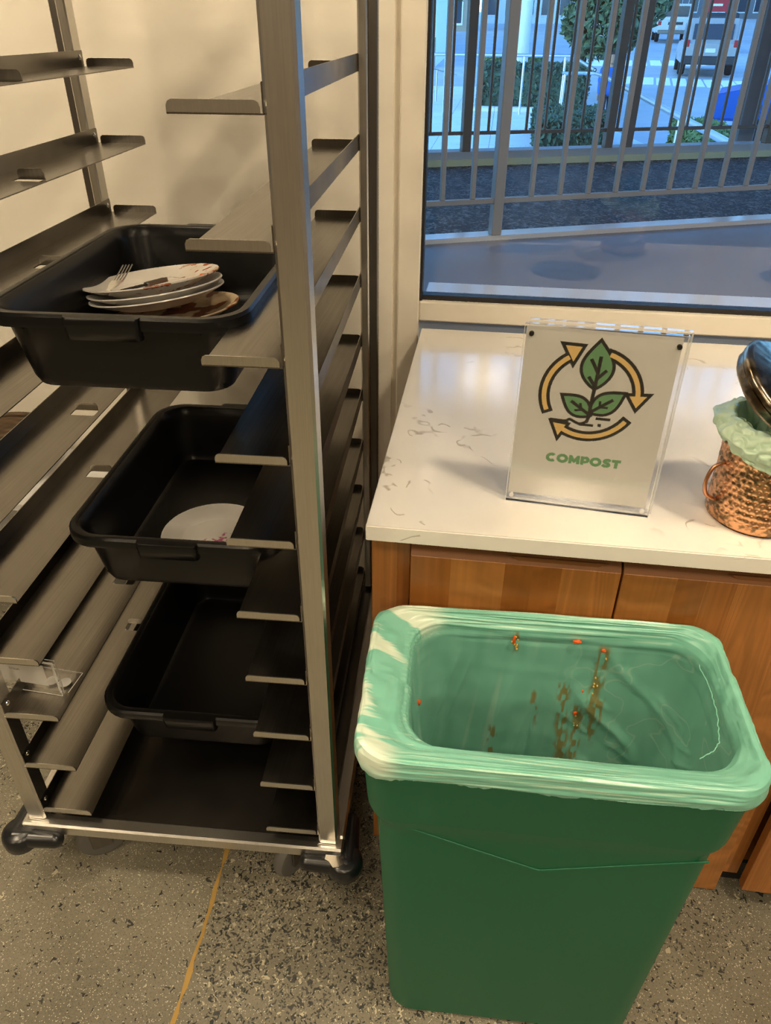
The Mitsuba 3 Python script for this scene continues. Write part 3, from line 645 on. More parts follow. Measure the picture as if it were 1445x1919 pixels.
# small tag holder on a left ledge
TG = thing('tag_holder', 'small clear acrylic tag holder with a white card on a left ledge of the rack', 'tag holder')
tgw = TR @ T().translate([.064, .085, Z10+2*SP+.0005]) @ T().rotate([0, 0, 1], -6)
P(TG, 'upright_plate', bx(-.09, .075, -.006, .002, 0, .088), 'mat_acrylic', tw=tgw)
P(TG, 'foot_plate', bx(-.085, .083, .002, .055, 0, .004), 'mat_acrylic', tw=tgw)
e = .0011; ed = []
for (x0, x1, y0, y1, z0, z1) in ((-.09, .075, -.006, .002, 0, .088),):
    ed += [bx(x0, x1, y0, y0+e, z1-e, z1), bx(x0, x1, y1-e, y1, z1-e, z1), bx(x1-e, x1, y0, y0+e, 0, z1), bx(x1-e, x1, y1-e, y1, 0, z1), bx(x0, x1, y0, y0+e, 0, e), bx(x0, x1, y1-e, y1, z1*.86, z1*.86+e), bx(x1-.010, x1-.010+e, y1-e, y1, 0, z1*.86)]
ed += [bx(.083-e, .083, .002, .055, .003, .004), bx(-.085, .083, .055-e, .055, .003, .004)]
P(TG, 'polished_edge', cat(*ed), 'mat_acrylic_edge', tw=tgw)
P(TG, 'card', bx(-.085, .050, -.0032, -.0028, .020, .074), 'mat_paper', tw=tgw, label='white card')
for x in (-.045, -.005, .035, .062):
    P(TG, 'adhesive_dot', ext(Point(x, .024).buffer(.012, 16), .0008, .0042), 'mat_paper', tw=tgw)
tm = meshkit.text_mesh('Clean', .0062, .0002); tm.apply_translation((-.026, .052, 0))
P(TG, 'lettering', upright(tm, -.0033), 'mat_ink_grey', tw=tgw, label='small grey word Clean')

# ------------------------------------------------------------------ green bin and its liner
TB = T().translate([float(BC[0]), float(BC[1]), 0]).rotate([0, 0, 1], math.degrees(BYAW))
BW, BD = .556, .318
B = thing('compost_bin', 'tall green rectangular plastic bin standing in front of the wooden cabinet', 'bin')
mm, kk = 14, 10
def bl(w, d, r, z): return rr(w, d, r, z, mm, kk)
outer = [bl(.435, .265, .035, .0), bl(.450, .278, .042, .004), bl(.456, .284, .044, .014), bl(.502, .292, .044, .575), bl(.506, .294, .044, .592), bl(.526, .300, .046, .606), bl(.530, .303, .046, .616), bl(.540, .308, .046, .700), bl(.540, .308, .046, .715), bl(BW, BD, .050, .716), bl(BW, BD, .050, .750), bl(BW-.004, BD-.004, .049, BZ-.005), bl(BW-.009, BD-.009, .047, BZ-.007), bl(BW-.011, BD-.011, .046, .738), bl(.530, .298, .042, .70), bl(.4985, .2805, .040, .575), bl(.448, .272, .038, .012), bl(.42, .23, .03, .008)]
P(B, 'body', loft(outer), 'mat_bin', smooth=32, tw=TB)
def front(x, z):  # point on the bin's front wall
    t = (z-.014)/(.575-.014); return (x, -(.284+(.292-.284)*t)/2-.0004, z)
P(B, 'chevron_ridge', tube([front(-.205, .597)]+[front(x, z) for x, z in ((-.10, .556), (-.005, .520), (.0, .5195), (.005, .520), (.12, .552), (.235, .583))], .0018, 8), 'mat_bin', tw=TB, label='raised shallow V line')
# liner: loops from the hanging skirt over the rim and down the inside
mm2, kk2 = 120, 24
def bl2(w, d, r, z, cx=0, cy=0): return rr(w, d, r, z, mm2, kk2, cx, cy)
# (left, right, front, back offsets inward from the rim, corner radius, z from the rim's top)
prof = [(-.003, -.003, -.003, -.003, .052, -.034), (-.005, -.005, -.005, -.005, .053, -.026), (-.005, -.005, -.005, -.005, .053, -.014), (-.004, -.004, -.004, -.004, .052, -.004), (-.001, -.001, -.001, -.001, .051, .003), (.004, .004, .004, .004, .050, .0055), (.009, .009, .009, .008, .050, .004),
        (.020, .012, .018, .010, .052, .000), (.038, .016, .030, .012, .055, -.005), (.056, .019, .040, .014, .060, -.012), (.066, .021, .045, .016, .062, -.024), (.070, .023, .047, .018, .060, -.048), (.072, .026, .048, .021, .056, -.085), (.074, .030, .049, .025, .052, -.14)]
prof2 = []
for i in range(len(prof)-1):
    for t in np.arange(0, 1, 1/7): prof2.append(tuple(np.array(prof[i])*(1-t)+np.array(prof[i+1])*t))
for z in np.linspace(-.14, -.66, 130):
    q = (-.14-z)/.52*.03; prof2.append((.074+q, .030+q*1.6, .049+q*.5, .025+q*.8, .052, z))
loops = []
for (a, b, c, d_, r, z) in prof2:
    loops.append(bl2(BW-a-b, BD-c-d_, r, BZ+z, cx=(a-b)/2, cy=(c-d_)/2))
base = loft(loops, False, True); v = base.vertices.copy(); nrm = base.vertex_normals
u, vv, zz = v[:, 0], v[:, 1], v[:, 2]-BZ
n3 = lambda a, b, c, s: meshkit.noise(np.stack([a, b, c], 1), s)-.5
per = np.arange(len(v)) % len(loops[0])
rowi = np.minimum(np.arange(len(v))//len(loops[0]), len(loops)-1)/len(loops)
onrim = (zz > -.045) & (zz < .05)
sideLR = np.clip((np.abs(u)-.20)/.05, 0, 1)
# along front and back: long shallow creases parallel to the rim; at the ends: ripples
ring = np.minimum(np.arange(len(v))//len(loops[0]), len(loops)-1)*4/7
cre = n3(u*5, ring*0.42+u*2.0, vv*0+np.sign(vv)*3, 1)*.0065 + n3(u*9, ring*0.9-u*6, np.sign(vv)*7+0*u, 2)*.0030
rip = n3(vv*46, u*20, ring*.12, 3)*.0060 + n3(vv*110, u*24, ring*.2, 4)*.0022
amp = np.where(onrim, 1.0, 0.0)
d = amp*(cre*(1-sideLR)+rip*sideLR)
dep = np.clip((-zz-.03)/.08, 0, 1)
tt = u*np.where(np.abs(vv) > .08, 1, .3)+vv*np.where(np.abs(vv) > .08, 0, 1)
rdg = lambda a, b, c, s: (1-np.abs(2*n3(a, b, c, s)))**3
left = np.clip((.06-u)/.2, 0, 1); right = np.clip((u-.02)/.12, 0, 1)
fold = (n3(tt*22+zz*5*np.sign(u), zz*1.4, np.sign(vv)*4+0*u, 5)*.008 + rdg(tt*38-zz*9, zz*1.1, np.sign(vv)*4+0*u, 6)*.0035*left + rdg(tt*18+zz*22, zz*5-tt*9, 0*u, 16)*.0065*right)*np.clip((-zz-.05)/.12, 0, 1)
wr = n3(u*40, vv*40, zz*40, 8)*.0035
s_ = (u-.20)*.75+(zz+.15)*.62
diag = -np.abs(np.sin(s_*34+1.2*n3(u*8, vv*8, zz*8, 9)))*.013*right
pull = np.exp(-((np.abs(vv)-.105)/.04)**2)*np.exp(-((zz+.07)/.05)**2)
hor = n3(u*4, zz*85+u*5, 0*u, 10)*.006*pull
fold = fold*1.5
d += dep*(fold*(1-.5*right)+wr*(.4+.9*right)+diag+hor)
d = np.where(zz > -.03, np.maximum(d, -.0015), np.maximum(d, -.004)); d[len(loops[0])*len(loops):] = 0
base.vertices = v+nrm*d[:, None]
vv2 = base.vertices.copy(); first = np.arange(len(loops[0]))
vv2[first, 2] += (meshkit.noise(np.stack([v[first, 0]*18, v[first, 1]*18, first*0.0], 1), 11)-.5)*.014+(meshkit.noise(np.stack([v[first, 0]*160, v[first, 1]*160, first*0.0], 1), 12)-.5)*.006
base.vertices = vv2
LN = thing('bin_liner', 'translucent green compost bag stretched over the rim of the green bin', 'bin liner')
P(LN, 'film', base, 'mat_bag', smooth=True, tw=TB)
# torn hem bands lying on the rim
def hem(path, w, seed):
    p = smoothpath(path, 12); V = []; F = []
    for i, q in enumerate(p):
        j = (meshkit.noise(np.array([i*.9, seed, 0.0]))-.5)*.003
        V += [q+np.array([0, -w*.5+j*.3, 0]), q+np.array([0, w*.5+j, .0004])]
    for i in range(len(p)-1): F += [(2*i, 2*i+2, 2*i+3), (2*i, 2*i+3, 2*i+1)]
    return trimesh.Trimesh(V, F, process=False)
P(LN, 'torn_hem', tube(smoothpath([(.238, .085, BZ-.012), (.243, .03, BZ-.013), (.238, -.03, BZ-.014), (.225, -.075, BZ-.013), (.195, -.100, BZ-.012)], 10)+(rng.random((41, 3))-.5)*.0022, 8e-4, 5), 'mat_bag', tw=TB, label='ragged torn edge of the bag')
# scraps stuck to the back of the liner
def scrap(x, z, mat, size, lab, grp, seed, y=.088):
    m = trimesh.creation.icosphere(2, 1); m.vertices *= (.65+.7*meshkit.noise(m.vertices*2.3+seed, seed))[:, None]; m.apply_scale(size)
    single('food_scrap', lab, 'food scrap', mv(m, x, y, z), mat, smooth=50, group=grp, tw=TB)
SCR = []
def backy(z): return BD/2-.022-.024*max(0, (BZ-.14-z))/.52
for i, (x, z, s) in enumerate(((-.046, .722, (.0028, .003, .009)), (.058, .728, (.0075, .004, .0035)), (.104, .712, (.004, .003, .004)), (.044, .585, (.003, .003, .004)), (.083, .615, (.003, .003, .004)), (.078, .560, (.0035, .003, .006)), (.088, .588, (.004, .003, .005)), (.026, .515, (.004, .003, .004)), (.062, .505, (.004, .003, .006)), (-.006, .592, (.003, .003, .003)), (.030, .490, (.003, .003, .004)))):
    scrap(x, z, 'mat_carrot', s, 'small orange carrot scrap stuck to the inside of the green liner', 'carrot scraps on the liner', i, backy(z))
scrap(-.200, .625, 'mat_carrot', (.004, .0045, .006), 'orange carrot scrap on the left inner side of the liner', 'carrot scraps on the liner', 40, .07)
for i in range(34):
    c = [(.105, .70, .545, -.03), (.045, .62, .46, .10), (.078, .57, .46, .05), (-.043, .735, .70, .0)][i % 4]
    z = rng.uniform(c[2], c[1]); x = c[0]+c[3]*(c[1]-z)+rng.normal(0, .004)
    scrap(x, z, 'mat_crumb', (.0016, .0016, .0022), 'tiny yellow crumb in a smear on the liner', 'crumbs on the liner', 60+i, backy(z))

# ------------------------------------------------------------------ left of the rack: glimpses behind the ledges
SH = thing('low_shelf', 'low pale grey shelf against the wall left of the rack', 'shelf')
P(SH, 'top_board', bx(-1.75, -0.86, .62, .945, .43, .455, .002), 'mat_shelf_white')
P(SH, 'side_panel', bx(-.885, -.86, .62, .945, 0, .43), 'mat_shelf_white')
P(SH, 'side_panel', bx(-1.75, -1.725, .62, .945, 0, .43), 'mat_shelf_white')
P(SH, 'back_panel', bx(-1.725, -.885, .93, .945, 0, .43), 'mat_shelf_white')
bk = thing('woven_basket', 'dark woven basket on the low shelf left of the rack', 'basket')
P(bk, 'bowl', mv(lathe([(.0, 0), (.10, 0), (.13, .05), (.145, .11), (.15, .115), (.142, .115), (.125, .05), (.095, .008), (0, .008)], 40), -1.22, .79, .455), 'mat_basket', smooth=35)
P(bk, 'rim', mv(tube([(.147*math.cos(t), .147*math.sin(t), .115) for t in np.arange(40)*2*PI/40], .008, 8, closed=True), -1.22, .79, .455), 'mat_basket', smooth=True)

struct('sky_blocker', bx(-6, 9, WY+.16, 5.4, 3.15, 3.30), 'mat_build_grey', 'added unseen grey slab that blocks sky light above the terrace')  # added out of view to keep sky light off the room and terrace
# ------------------------------------------------------------------ outside: ledge, planter bed and railings
A1, E1 = np.array([.182, 2.012]), np.array([.921, .390]); E1 = E1/np.linalg.norm(E1)
A2, E2 = np.array([-.275, 3.75]), np.array([.936, .353]); E2 = E2/np.linalg.norm(E2)
def at1(s): return A1+E1*s
def at2(s): return A2+E2*s
def slabpoly(pts, z0, z1): return ext(Polygon(pts), z1-z0, z0)
l0, l1 = at1(-2.2), at1(5.0); r0, r1 = at2(-3.5), at2(7.5)
N1 = np.array([-E1[1], E1[0]]); N2 = np.array([-E2[1], E2[0]])
single('outer_ledge', 'blue-grey stone ledge just outside the window', 'ledge', slabpoly([(-2, WY+.202), (X1+1, WY+.202), tuple(l1-N1*.021), tuple(l0-N1*.021)], .60, .895), 'mat_ledge_stone')
single('ledge_kerb', 'pale kerb strip under the near railing', 'kerb', slabpoly([tuple(l0-N1*.02), tuple(l1-N1*.02), tuple(l1+N1*.06), tuple(l0+N1*.06)], .60, .912), 'mat_alum')
single('planter_bed', 'black gravel bed between the two railings outside', 'gravel bed', slabpoly([tuple(l0+N1*.061), tuple(l1+N1*.061), tuple(r1-N2*.037), tuple(r0-N2*.037)], .60, .88), 'mat_bed')
labels['planter_bed']['kind'] = 'stuff'
kb = thing('far_kerb', 'grey kerb with a yellowish face under the far railing', 'kerb')
P(kb, 'cap', slabpoly([tuple(r0-N2*.02), tuple(r1-N2*.02), tuple(r1+N2*.10), tuple(r0+N2*.10)], .915, .955), 'mat_curb_grey')
P(kb, 'face', slabpoly([tuple(r0-N2*.035), tuple(r1-N2*.035), tuple(r1+N2*.10), tuple(r0+N2*.10)], -.2, .915), 'mat_curb_yellow', label='yellowish lower face')
def fence(name, lab, A, E, s0, s1, sp, off, w, zbase, zrail, zt, posts, mat):
    k = thing(name, lab, 'railing'); ang = math.atan2(E[1], E[0])
    tw = T().translate([float(A[0]), float(A[1]), 0]).rotate([0, 0, 1], math.degrees(ang))
    P(k, 'bottom_rail', bx(s0, s1, -.012, .012, zrail-.009, zrail+.009, .002), mat, tw=tw)
    P(k, 'top_rail', bx(s0, s1, -.018, .018, zt-.03, zt, .003), mat, tw=tw)
    bar = mikit.ply(bx(-w/2, w/2, -w/2, w/2, zrail+.009, zt-.03, .002), mat)
    n = int((s1-s0)/sp)
    for i in range(n+1):
        s = off+sp*(i-int((off-s0)/sp))
        if s < s0 or s > s1 or any(abs(s-q[0]) < q[1]/2+w for q in posts): continue
        P(k, 'bar', bar, None, tw=tw @ T().translate([s, 0, 0]))
    for s, pw in posts:
        P(k, 'post', bx(s-pw/2, s+pw/2, -pw/2, pw/2, zbase, zt+.02, .003), mat, tw=tw)
fence('railing', 'grey metal railing of upright bars nearest the window', A1, E1, -1.4, 3.6, .1175, -.226, .0175, .912, 1.034, 2.05, [(-.008, .040), (1.79, .040)], 'mat_rail_paint')
fence('railing', 'dark brown metal railing standing farther out on the kerb', A2, E2, -1.2, 5.6, .1168, .163, .014, .955, 1.05, 2.1, [(.262, .052), (1.165, .05), (1.30, .045), (2.27, .05), (3.4, .05)], 'mat_rail_far')

# ------------------------------------------------------------------ outside: plaza, street, planting, cars
CZ = CAM[2]
def ray(u, v):
    q = fw+(rt*math.cos(roll)+dn*math.sin(roll))*((u-722.5)/FPX)+(-rt*math.sin(roll)+dn*math.cos(roll))*((v-959.5)/FPX); return q/np.linalg.norm(q)
STZ, STS = -.69, .0229
def streetz(y): return STZ+STS*y
def plane(pts, zf, th=.1):
    p = Polygon(pts); m = trimesh.creation.extrude_polygon(p, th, engine='earcut'); v = m.vertices.copy(); v[:, 2] += np.array([zf(y) for y in v[:, 1]])-th; m.vertices = v; return m
street = struct('ground', plane([(-80, 5), (80, 5), (110, 160), (-80, 160)], streetz), 'mat_street', 'asphalt street outside')
PLZ = -.10
single('plaza', 'pale paved plaza beyond the railings', 'pavement', slabpoly([(-14, 2.5), (3.4, 4.8), (3.0, 8), (2.75, 12.0), (2.15, 16.0), (2.15, 20), (2.1, 25.5), (-14, 26)], -.6, PLZ), 'mat_paving')
labels['plaza'] = {'kind': 'structure', 'label': 'pale paved plaza beyond the railings'}
def blob(n, size, c, rad, seed, mat_size=(1, 1)):
    """a crown of small leaf cards (each a bent quad) filling an ellipsoid or box"""
    g = np.random.default_rng(seed); V, F = [], []
    for i in range(n):
        while True:
            q = g.uniform(-1, 1, 3)
            if rad[3] or q@q < 1: break
        if rad[3]:
            ax = g.integers(0, 5); q[[0, 1, 2, 0, 1][ax]] = [1, -1, 1, -1, 1][ax]*g.uniform(.86, 1.05)
        else: q = q/np.linalg.norm(q)*g.uniform(.55, 1.0)**.5
        p = np.array(c)+q*np.array(rad[:3]); a = g.normal(size=3); a /= np.linalg.norm(a); b = np.cross(a, g.normal(size=3)); b /= np.linalg.norm(b); s = size*g.uniform(.6, 1.3)
        k = len(V); V += [p-a*s, p+b*s*.5+np.cross(a, b)*s*.2, p+a*s, p-b*s*.5+np.cross(a, b)*s*.2]; F += [(k, k+1, k+2), (k, k+2, k+3)]
    return trimesh.Trimesh(V, F, process=False)
def boxhedge(label, x0, x1, y0, y1, z0, z1, mat, seed, n=5000, s=.06):
    k = thing('hedge', label, 'hedge'); c = ((x0+x1)/2, (y0+y1)/2, (z0+z1)/2)
    P(k, 'core', bx(x0+.06, x1-.06, y0+.06, y1-.06, z0, z1-.06, .05), mat)
    P(k, 'foliage', blob(n, s, c, ((x1-x0)/2, (y1-y0)/2, (z1-z0)/2, True), seed), mat, kind='stuff')
def tree(label, x, y, z, h, r, seed, n=7000, s=.13):
    k = thing('tree', label, 'tree', None)
    P(k, 'trunk', tube([(x, y, z), (x+.03, y, z+h*.4), (x-.02, y+.05, z+h*.75)], [.13, .10, .06], 10), 'mat_bark', smooth=True)
    g = np.random.default_rng(seed)
    P(k, 'crown', cat(*[blob(n//7, s, (x+g.uniform(-.6, .6)*r, y+g.uniform(-.5, .5)*r, z+h*.75+g.uniform(-.55, .6)*r), (r*.6, r*.6, r*.5, False), seed+i) for i in range(7)]), 'mat_leaf', kind='stuff')
boxhedge('dark clipped hedge on the plaza in front of the lamp pole', -.35, 2.0, 18.3, 19.9, PLZ, .78, 'mat_hedge', 3)
boxhedge('light green hedge behind the dark clipped hedge', -.35, 1.1, 20.6, 22.2, PLZ, .84, 'mat_hedge_light', 4, 4000)
boxhedge('low green shrub bed beside the curved handrail', .75, 1.85, 12.2, 14.5, PLZ, .35, 'mat_hedge', 5, 3500)
boxhedge('light green shrubs outside the handrail near the street', 2.9, 3.5, 11.0, 13.0, -.3, .30, 'mat_hedge_light', 6, 3000)
single('hedge_kerb', 'pale concrete kerb in front of the clipped hedge', 'kerb', bx(-.7, 2.2, 17.9, 18.2, PLZ+.001, PLZ+.10, .02), 'mat_paving')
tree('leafy street tree left of the crosswalk', 2.20, 23.0, streetz(23), 3.3, 1.85, 21, 11000)
tree('street tree beyond the truck at the top of the window', 9.5, 70.0, streetz(70), 5.5, 2.6, 22, 4000, .3)
tree('far street tree at the right end of the street', 24, 80.0, streetz(80), 6.5, 3.2, 23, 4000, .3)
tree('far street tree left of the lamp pole', -4.5, 60.0, streetz(60), 4.2, 2.0, 24, 3500, .25)
lp = thing('lamp_pole', 'thick pale grey lamp pole rising behind the clipped hedge', 'lamp pole')
P(lp, 'shaft', cyl((.55, 20.25, PLZ), (.58, 20.25, 7.0), .15, 20, .13), 'mat_build_white', smooth=40)
P(lp, 'base_flange', cyl((.55, 20.25, PLZ), (.55, 20.25, PLZ+.15), .24, 20), 'mat_build_white', smooth=40)
def rail(label, path, posts, r=.022):
    k = thing('handrail', label, 'handrail')
    P(k, 'rail', tube(path, r, 10), 'mat_stainless', smooth=True)
    for (x, y, z0, z1) in posts: P(k, 'baluster', cyl((x, y, z0), (x, y, z1), r*.8, 10), 'mat_stainless', smooth=True)
HZ = .80
rail('long straight steel handrail across the plaza in front of the clipped hedge', [(-4.2, 17.55, 1.0), (-2, 17.55, 1.0), (1.50, 17.55, 1.0), (1.58, 17.2, .97), (1.86, 15.78, .83)], [(-2.6, 17.55, PLZ, 1.0), (-1.45, 17.55, PLZ, 1.0), (-1.1, 17.55, PLZ, 1.0), (.55, 17.55, PLZ, 1.0), (1.40, 17.55, PLZ, 1.0)], .034)
rail('curving steel handrail running towards the window beside the shrubs', smoothpath([(1.25, 15.6, .78), (1.88, 15.6, .775), (2.0, 12.2, HZ-.04), (2.0, 9.0, HZ-.03), (2.0, 6.6, HZ-.02), (2.0, 5.4, HZ-.02)], 8), [(1.30, 15.6, PLZ, .77), (2.0, 11.0, PLZ, HZ-.05), (2.0, 8.0, PLZ, HZ-.03), (2.0, 5.6, PLZ, HZ-.03)], .032)
rail('short steel stair handrail at the left edge of the window', smoothpath([(-2.6, 19.0, .82), (-2.1, 19.0, .82), (-1.6, 20.2, .62), (-1.1, 22.0, .40)], 6), [(-2.5, 19.0, PLZ, .82), (-2.05, 19.05, PLZ, .81), (-1.5, 20.4, PLZ, .58)])
single('pale_post', 'broad pale blue-grey post at the right end beyond the far railing', 'post', mv(bx(-.055, .055, -.05, .05, -.2, 2.4, .01), 1.74, 4.70, 0), 'mat_build_grey')
single('white_post', 'slim white post beside a brown one behind the far railing', 'post', bx(.862, .874, 4.36, 4.38, -.1, 2.4, .002), 'mat_white')
# crosswalk
ci = 0
for row, (ua, ub, va, n) in enumerate(((1085, 1300, 118, 9), (1170, 1445, 152, 10))):
    for i in range(n):
        u = ua+(ub-ua)*i/(n-1); v = va+(0 if row == 0 else 12*i/(n-1)-2)
        q = ray(u, v); t = None
        tt_ = np.linspace(10, 80, 4000); zz_ = CZ+q[2]*tt_; yy_ = CAM[1]+q[1]*tt_
        j = np.argmin(np.abs(zz_-streetz(yy_)-.005)); x, y = CAM[0]+q[0]*tt_[j], yy_[j]
        L_ = 1.5 if row == 0 else 1.3
        g = Polygon([(x-.22, y-L_), (x+.22, y-L_), (x+.62, y+L_), (x+.18, y+L_)])
        P('ground', 'crosswalk_stripe', plane(list(g.exterior.coords)[:-1], lambda yy: streetz(yy)+.012, .02), 'mat_stripe')
def wheelat(x, y, z, r, w): return mv(lathe([(r*.2, -w/2), (r*.9, -w/2), (r, -w*.35), (r, w*.35), (r*.9, w/2), (r*.2, w/2)], 24), ry=PI/2, x=x, y=y, z=z)
def car(label, x, y, ang, body, L=4.6, W=1.85, H=1.7, kind='suv', tail='mat_tail_red'):
    k = thing('truck' if kind == 'truck' else 'car', label, 'truck' if kind == 'truck' else 'car'); z = streetz(y)
    tw = T().translate([x, y, z]).rotate([0, 0, 1], ang)
    def side(prof, w, mat, nm, parent=k, b=.06):
        g = Polygon(prof); ms = []
        inner = trimesh.creation.extrude_polygon(g, w-2*b, engine='earcut'); v = inner.vertices.copy(); a = np.stack([v[:, 2]-(w-2*b)/2, v[:, 0], v[:, 1]], 1)
        g2 = g.buffer(-b*.8, join_style=2); o = trimesh.creation.extrude_polygon(g2, w, engine='earcut'); v = o.vertices.copy(); c = np.stack([v[:, 2]-w/2, v[:, 0], v[:, 1]], 1)
        m = cat(trimesh.Trimesh(a, inner.faces), trimesh.Trimesh(c, o.faces)); m.fix_normals(); return P(parent, nm, m, mat, tw=tw)
    h = L/2   # +y is the car's front
    if kind == 'truck':
        side([(-h, .45), (-h, 1.12), (-h+1.7, 1.12), (-h+1.75, 1.2), (h-1.3, 1.2), (h-.05, 1.0), (h, .45)], W, body, 'body')
        side([(-h+1.75, 1.15), (-h+1.85, H), (h-2.2, H), (h-1.3, 1.15)], W-.12, body, 'cab')
        P(k, 'rear_window', bx(-W/2+.2, W/2-.2, -h+1.72, -h+1.80, 1.3, H-.12), 'mat_car_glass', tw=tw)
        P(k, 'tailgate_badge', bx(-.42, .42, -h-.012, -h, .88, 1.02), 'mat_car_dark', tw=tw, label='dark lettering band on the tailgate')
        P(k, 'rear_bumper', bx(-W/2+.05, W/2-.05, -h-.10, -h, .42, .62, .02), 'mat_steel_dark', tw=tw)
    else:
        side([(-h, .35), (-h, .95), (-h+.08, 1.05), (h-1.2, 1.02), (h-.1, .80), (h, .35)], W, body, 'body')
        side([(-h+.06, 1.0), (-h+.35, H), (h-2.2, H), (h-1.15, 1.0)], W-.18, body, 'cabin')
        P(k, 'rear_window', mv(bx(-W/2+.26, W/2-.26, -.02, .02, 0, H-1.22), rx=-.36, y=-h+.07, z=1.08), 'mat_car_glass', tw=tw)
        for s in (-1, 1):
            P(k, 'side_window', bx(s*(W/2-.10)-.02, s*(W/2-.10)+.02, -h+.7, h-1.95, 1.06, H-.14), 'mat_car_glass', tw=tw)
        P(k, 'rear_bumper', bx(-W/2+.04, W/2-.04, -h-.06, -h+.02, .34, .60, .03), 'mat_car_dark', tw=tw)
    P(k, 'licence_plate', bx(-.16, .16, -h-.02, -h, .70, .82), 'mat_white', tw=tw)
    for s in (-1, 1):
        t = P(k, 'tail_light', bx(s*(W/2-.10)-.09, s*(W/2-.10)+.09, -h-.015, -h+.1, .86, 1.06, .01), tail, tw=tw)
        for yy in (-h+.85, h-.9): P(k, 'wheel', wheelat(s*(W/2-.11), yy, .34, .34, .22), 'mat_tyre', smooth=40, tw=tw)
car('silver van-like car seen from behind on the crosswalk', 7.35, 32.2, -8, 'mat_car_silver', W=1.8, H=1.68)
car('white pickup truck farther up the street', 10.3, 56.5, -6, 'mat_car_white', L=5.6, W=2.0, H=1.95, kind='truck')
car('dark car close in front of the silver one', 10.6, 46.0, -8, 'mat_car_dark', H=1.65)
car('dark car right of the white pickup truck', 15.2, 68.0, -8, 'mat_car_dark', H=1.8)
car('grey car beyond the white pickup truck', 14.0, 80.0, -8, 'mat_car_silver', H=1.7)
car('bright blue car at the right edge of the window', 6.35, 16.1, 75, 'mat_car_blue', L=4.2, H=1.5)
for i, (x, y) in enumerate(((18.0, 50), (20.5, 62), (17.2, 58))):
    car(['dark parked car at the far right kerb', 'silver parked car farther along the right kerb', 'white parked car between two others at the right kerb'][i], x, y, -10, ['mat_car_dark', 'mat_car_silver', 'mat_car_white'][i])
tb = thing('street_barrier', 'yellow concrete barrier right of the silver car', 'barrier')
P(tb, 'wall', mv(trimesh.convex.convex_hull([(x, y, z) for y in (-4, 4) for x, z in ((-.3, 0), (.3, 0), (-.12, .95), (.12, .95))]), 10.7, 31.5, streetz(30)-.1, rz=-.2), 'mat_barrier')
bn = thing('red_banner', 'red street banner with pale lines of lettering above the cars', 'banner')
P(bn, 'panel', bx(11.2, 12.5, 52, 52.05, 1.0, 4.4), 'mat_red')
P(bn, 'pole', cyl((11.1, 52.1, .4), (11.1, 52.1, 5), .06, 10), 'mat_rail_far')
for i in range(4): P(bn, 'lettering_line', bx(11.4, 12.3-.2*(i % 2), 51.985, 52, 1.25+.38*i, 1.36+.38*i), 'mat_white')
# person
pr = thing('person', 'person in a blue top walking by the kerb, seen through the railings', 'person')
px, py = 2.24, 16.5; pz = streetz(py); PS = .8
J = lambda x, z, r, y=0: ball(px+x*PS, py+y*PS, pz+z*PS, r*PS, 2)
import manifold3d as m3
def man(ms):
    out = None
    for m in ms:
        q = m3.Manifold(m3.Mesh(np.asarray(m.vertices, np.float32), np.asarray(m.faces, np.uint32))); out = q if out is None else out+q
    return out.refine_to_length(.05)
bones = [hull(J(-.17, 1.40, .065), J(.17, 1.40, .065), J(-.12, .98, .11), J(.12, .98, .11)), hull(J(0, 1.42, .06), J(0, 1.53, .052)), hull(J(0, 1.60, .085), J(.0, 1.66, .095), J(0, 1.57, .055, -.04))]
for s in (-1, 1):
    bones += [hull(J(s*.10, .95, .095), J(s*.11, .50, .062, s*.10)), hull(J(s*.11, .50, .060, s*.10), J(s*.11, .08, .042, s*.18)), hull(J(s*.11, .05, .042, s*.18), J(s*.115, .035, .032, s*.18-.16)), hull(J(s*.19, 1.38, .055), J(s*.23, 1.08, .042, -s*.06)), hull(J(s*.23, 1.08, .040, -s*.06), J(s*.21, .84, .030, -s*.14)), hull(J(s*.21, .82, .032, -s*.15), J(s*.205, .74, .024, -s*.16))]
bm = man(bones).to_mesh(); body = trimesh.Trimesh(bm.vert_properties[:, :3], bm.tri_verts); trimesh.smoothing.filter_taubin(body, iterations=4)
P(pr, 'body', body, 'mat_skin', smooth=True)
P(pr, 'hair', hull(J(0, 1.69, .095, .02), J(0, 1.63, .088, .035)), 'mat_hair', smooth=True)
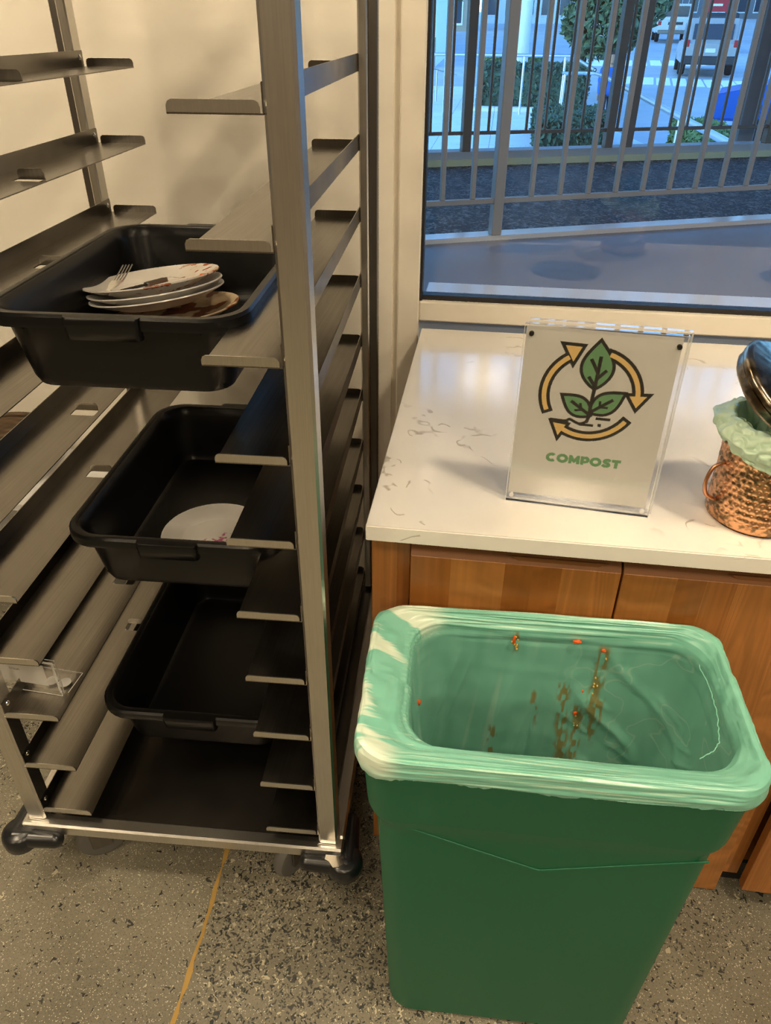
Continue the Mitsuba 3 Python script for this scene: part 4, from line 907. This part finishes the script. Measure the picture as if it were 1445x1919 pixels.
sh = [hull(J(-.17, 1.40, .08), J(.17, 1.40, .08), J(-.13, .95, .13), J(.13, .95, .13))]+[hull(J(s*.19, 1.38, .068), J(s*.22, 1.16, .056, -s*.04)) for s in (-1, 1)]
q = man(sh).to_mesh(); P(pr, 'shirt', trimesh.Trimesh(q.vert_properties[:, :3], q.tri_verts), 'mat_shirt', smooth=40, label='blue top')
tq = [hull(J(-.10, .95, .125), J(.10, .95, .125))]+[m for s in (-1, 1) for m in (hull(J(s*.10, .93, .11), J(s*.11, .50, .078, s*.10)), hull(J(s*.11, .50, .078, s*.10), J(s*.11, .12, .062, s*.175)))]
q = man(tq).to_mesh(); P(pr, 'trousers', trimesh.Trimesh(q.vert_properties[:, :3], q.tri_verts), 'mat_trousers', smooth=40)
# far buildings
def building(label, x0, x1, y0, y1, h, mat, cols, rows, zw=2.6, w0=1.0, skip=0):
    k = thing('building', label, 'building'); z = streetz(y0)
    P(k, 'wall', bx(x0, x1, y0, y1, z-1, h), mat)
    P(k, 'plinth', bx(x0-.03, x1+.03, y0-.05, y0, z-1, z+skip), 'mat_build_grey')
    P(k, 'parapet', bx(x0-.1, x1+.1, y0-.1, y1+.1, h, h+.3), mat)
    dx = (x1-x0)/cols
    for i in range(cols):
        for j in range(rows):
            f = P(k, 'window', bx(x0+dx*(i+.18), x0+dx*(i+.82), y0-.06, y0-.002, z+w0+j*3.2, z+w0+zw+j*3.2), 'mat_white')
            P(f, 'glass', bx(x0+dx*(i+.22), x0+dx*(i+.78), y0-.075, y0-.05, z+w0+.15+j*3.2, z+w0+zw-.15+j*3.2), 'mat_build_glass')
building('pale panelled building at the left beyond the plaza', -14, -2.6, 33, 44, 9, 'mat_build_white', 3, 1, zw=1.6, w0=4.2, skip=1.0)
building('pale blue-grey building behind the lamp pole', -2.5, 14, 92, 104, 30, 'mat_build_white', 9, 9, w0=.6)
building('tan building closing the street at the far right', 34, 62, 95, 110, 26, 'mat_build_tan', 10, 7, w0=.6)
building('grey building across the far end of the street', 14.5, 33, 120, 130, 28, 'mat_build_grey', 9, 8, w0=.6)
building('low white shop front at the far left', -40, -3, 70, 80, 8, 'mat_build_tan', 14, 2, w0=.4)
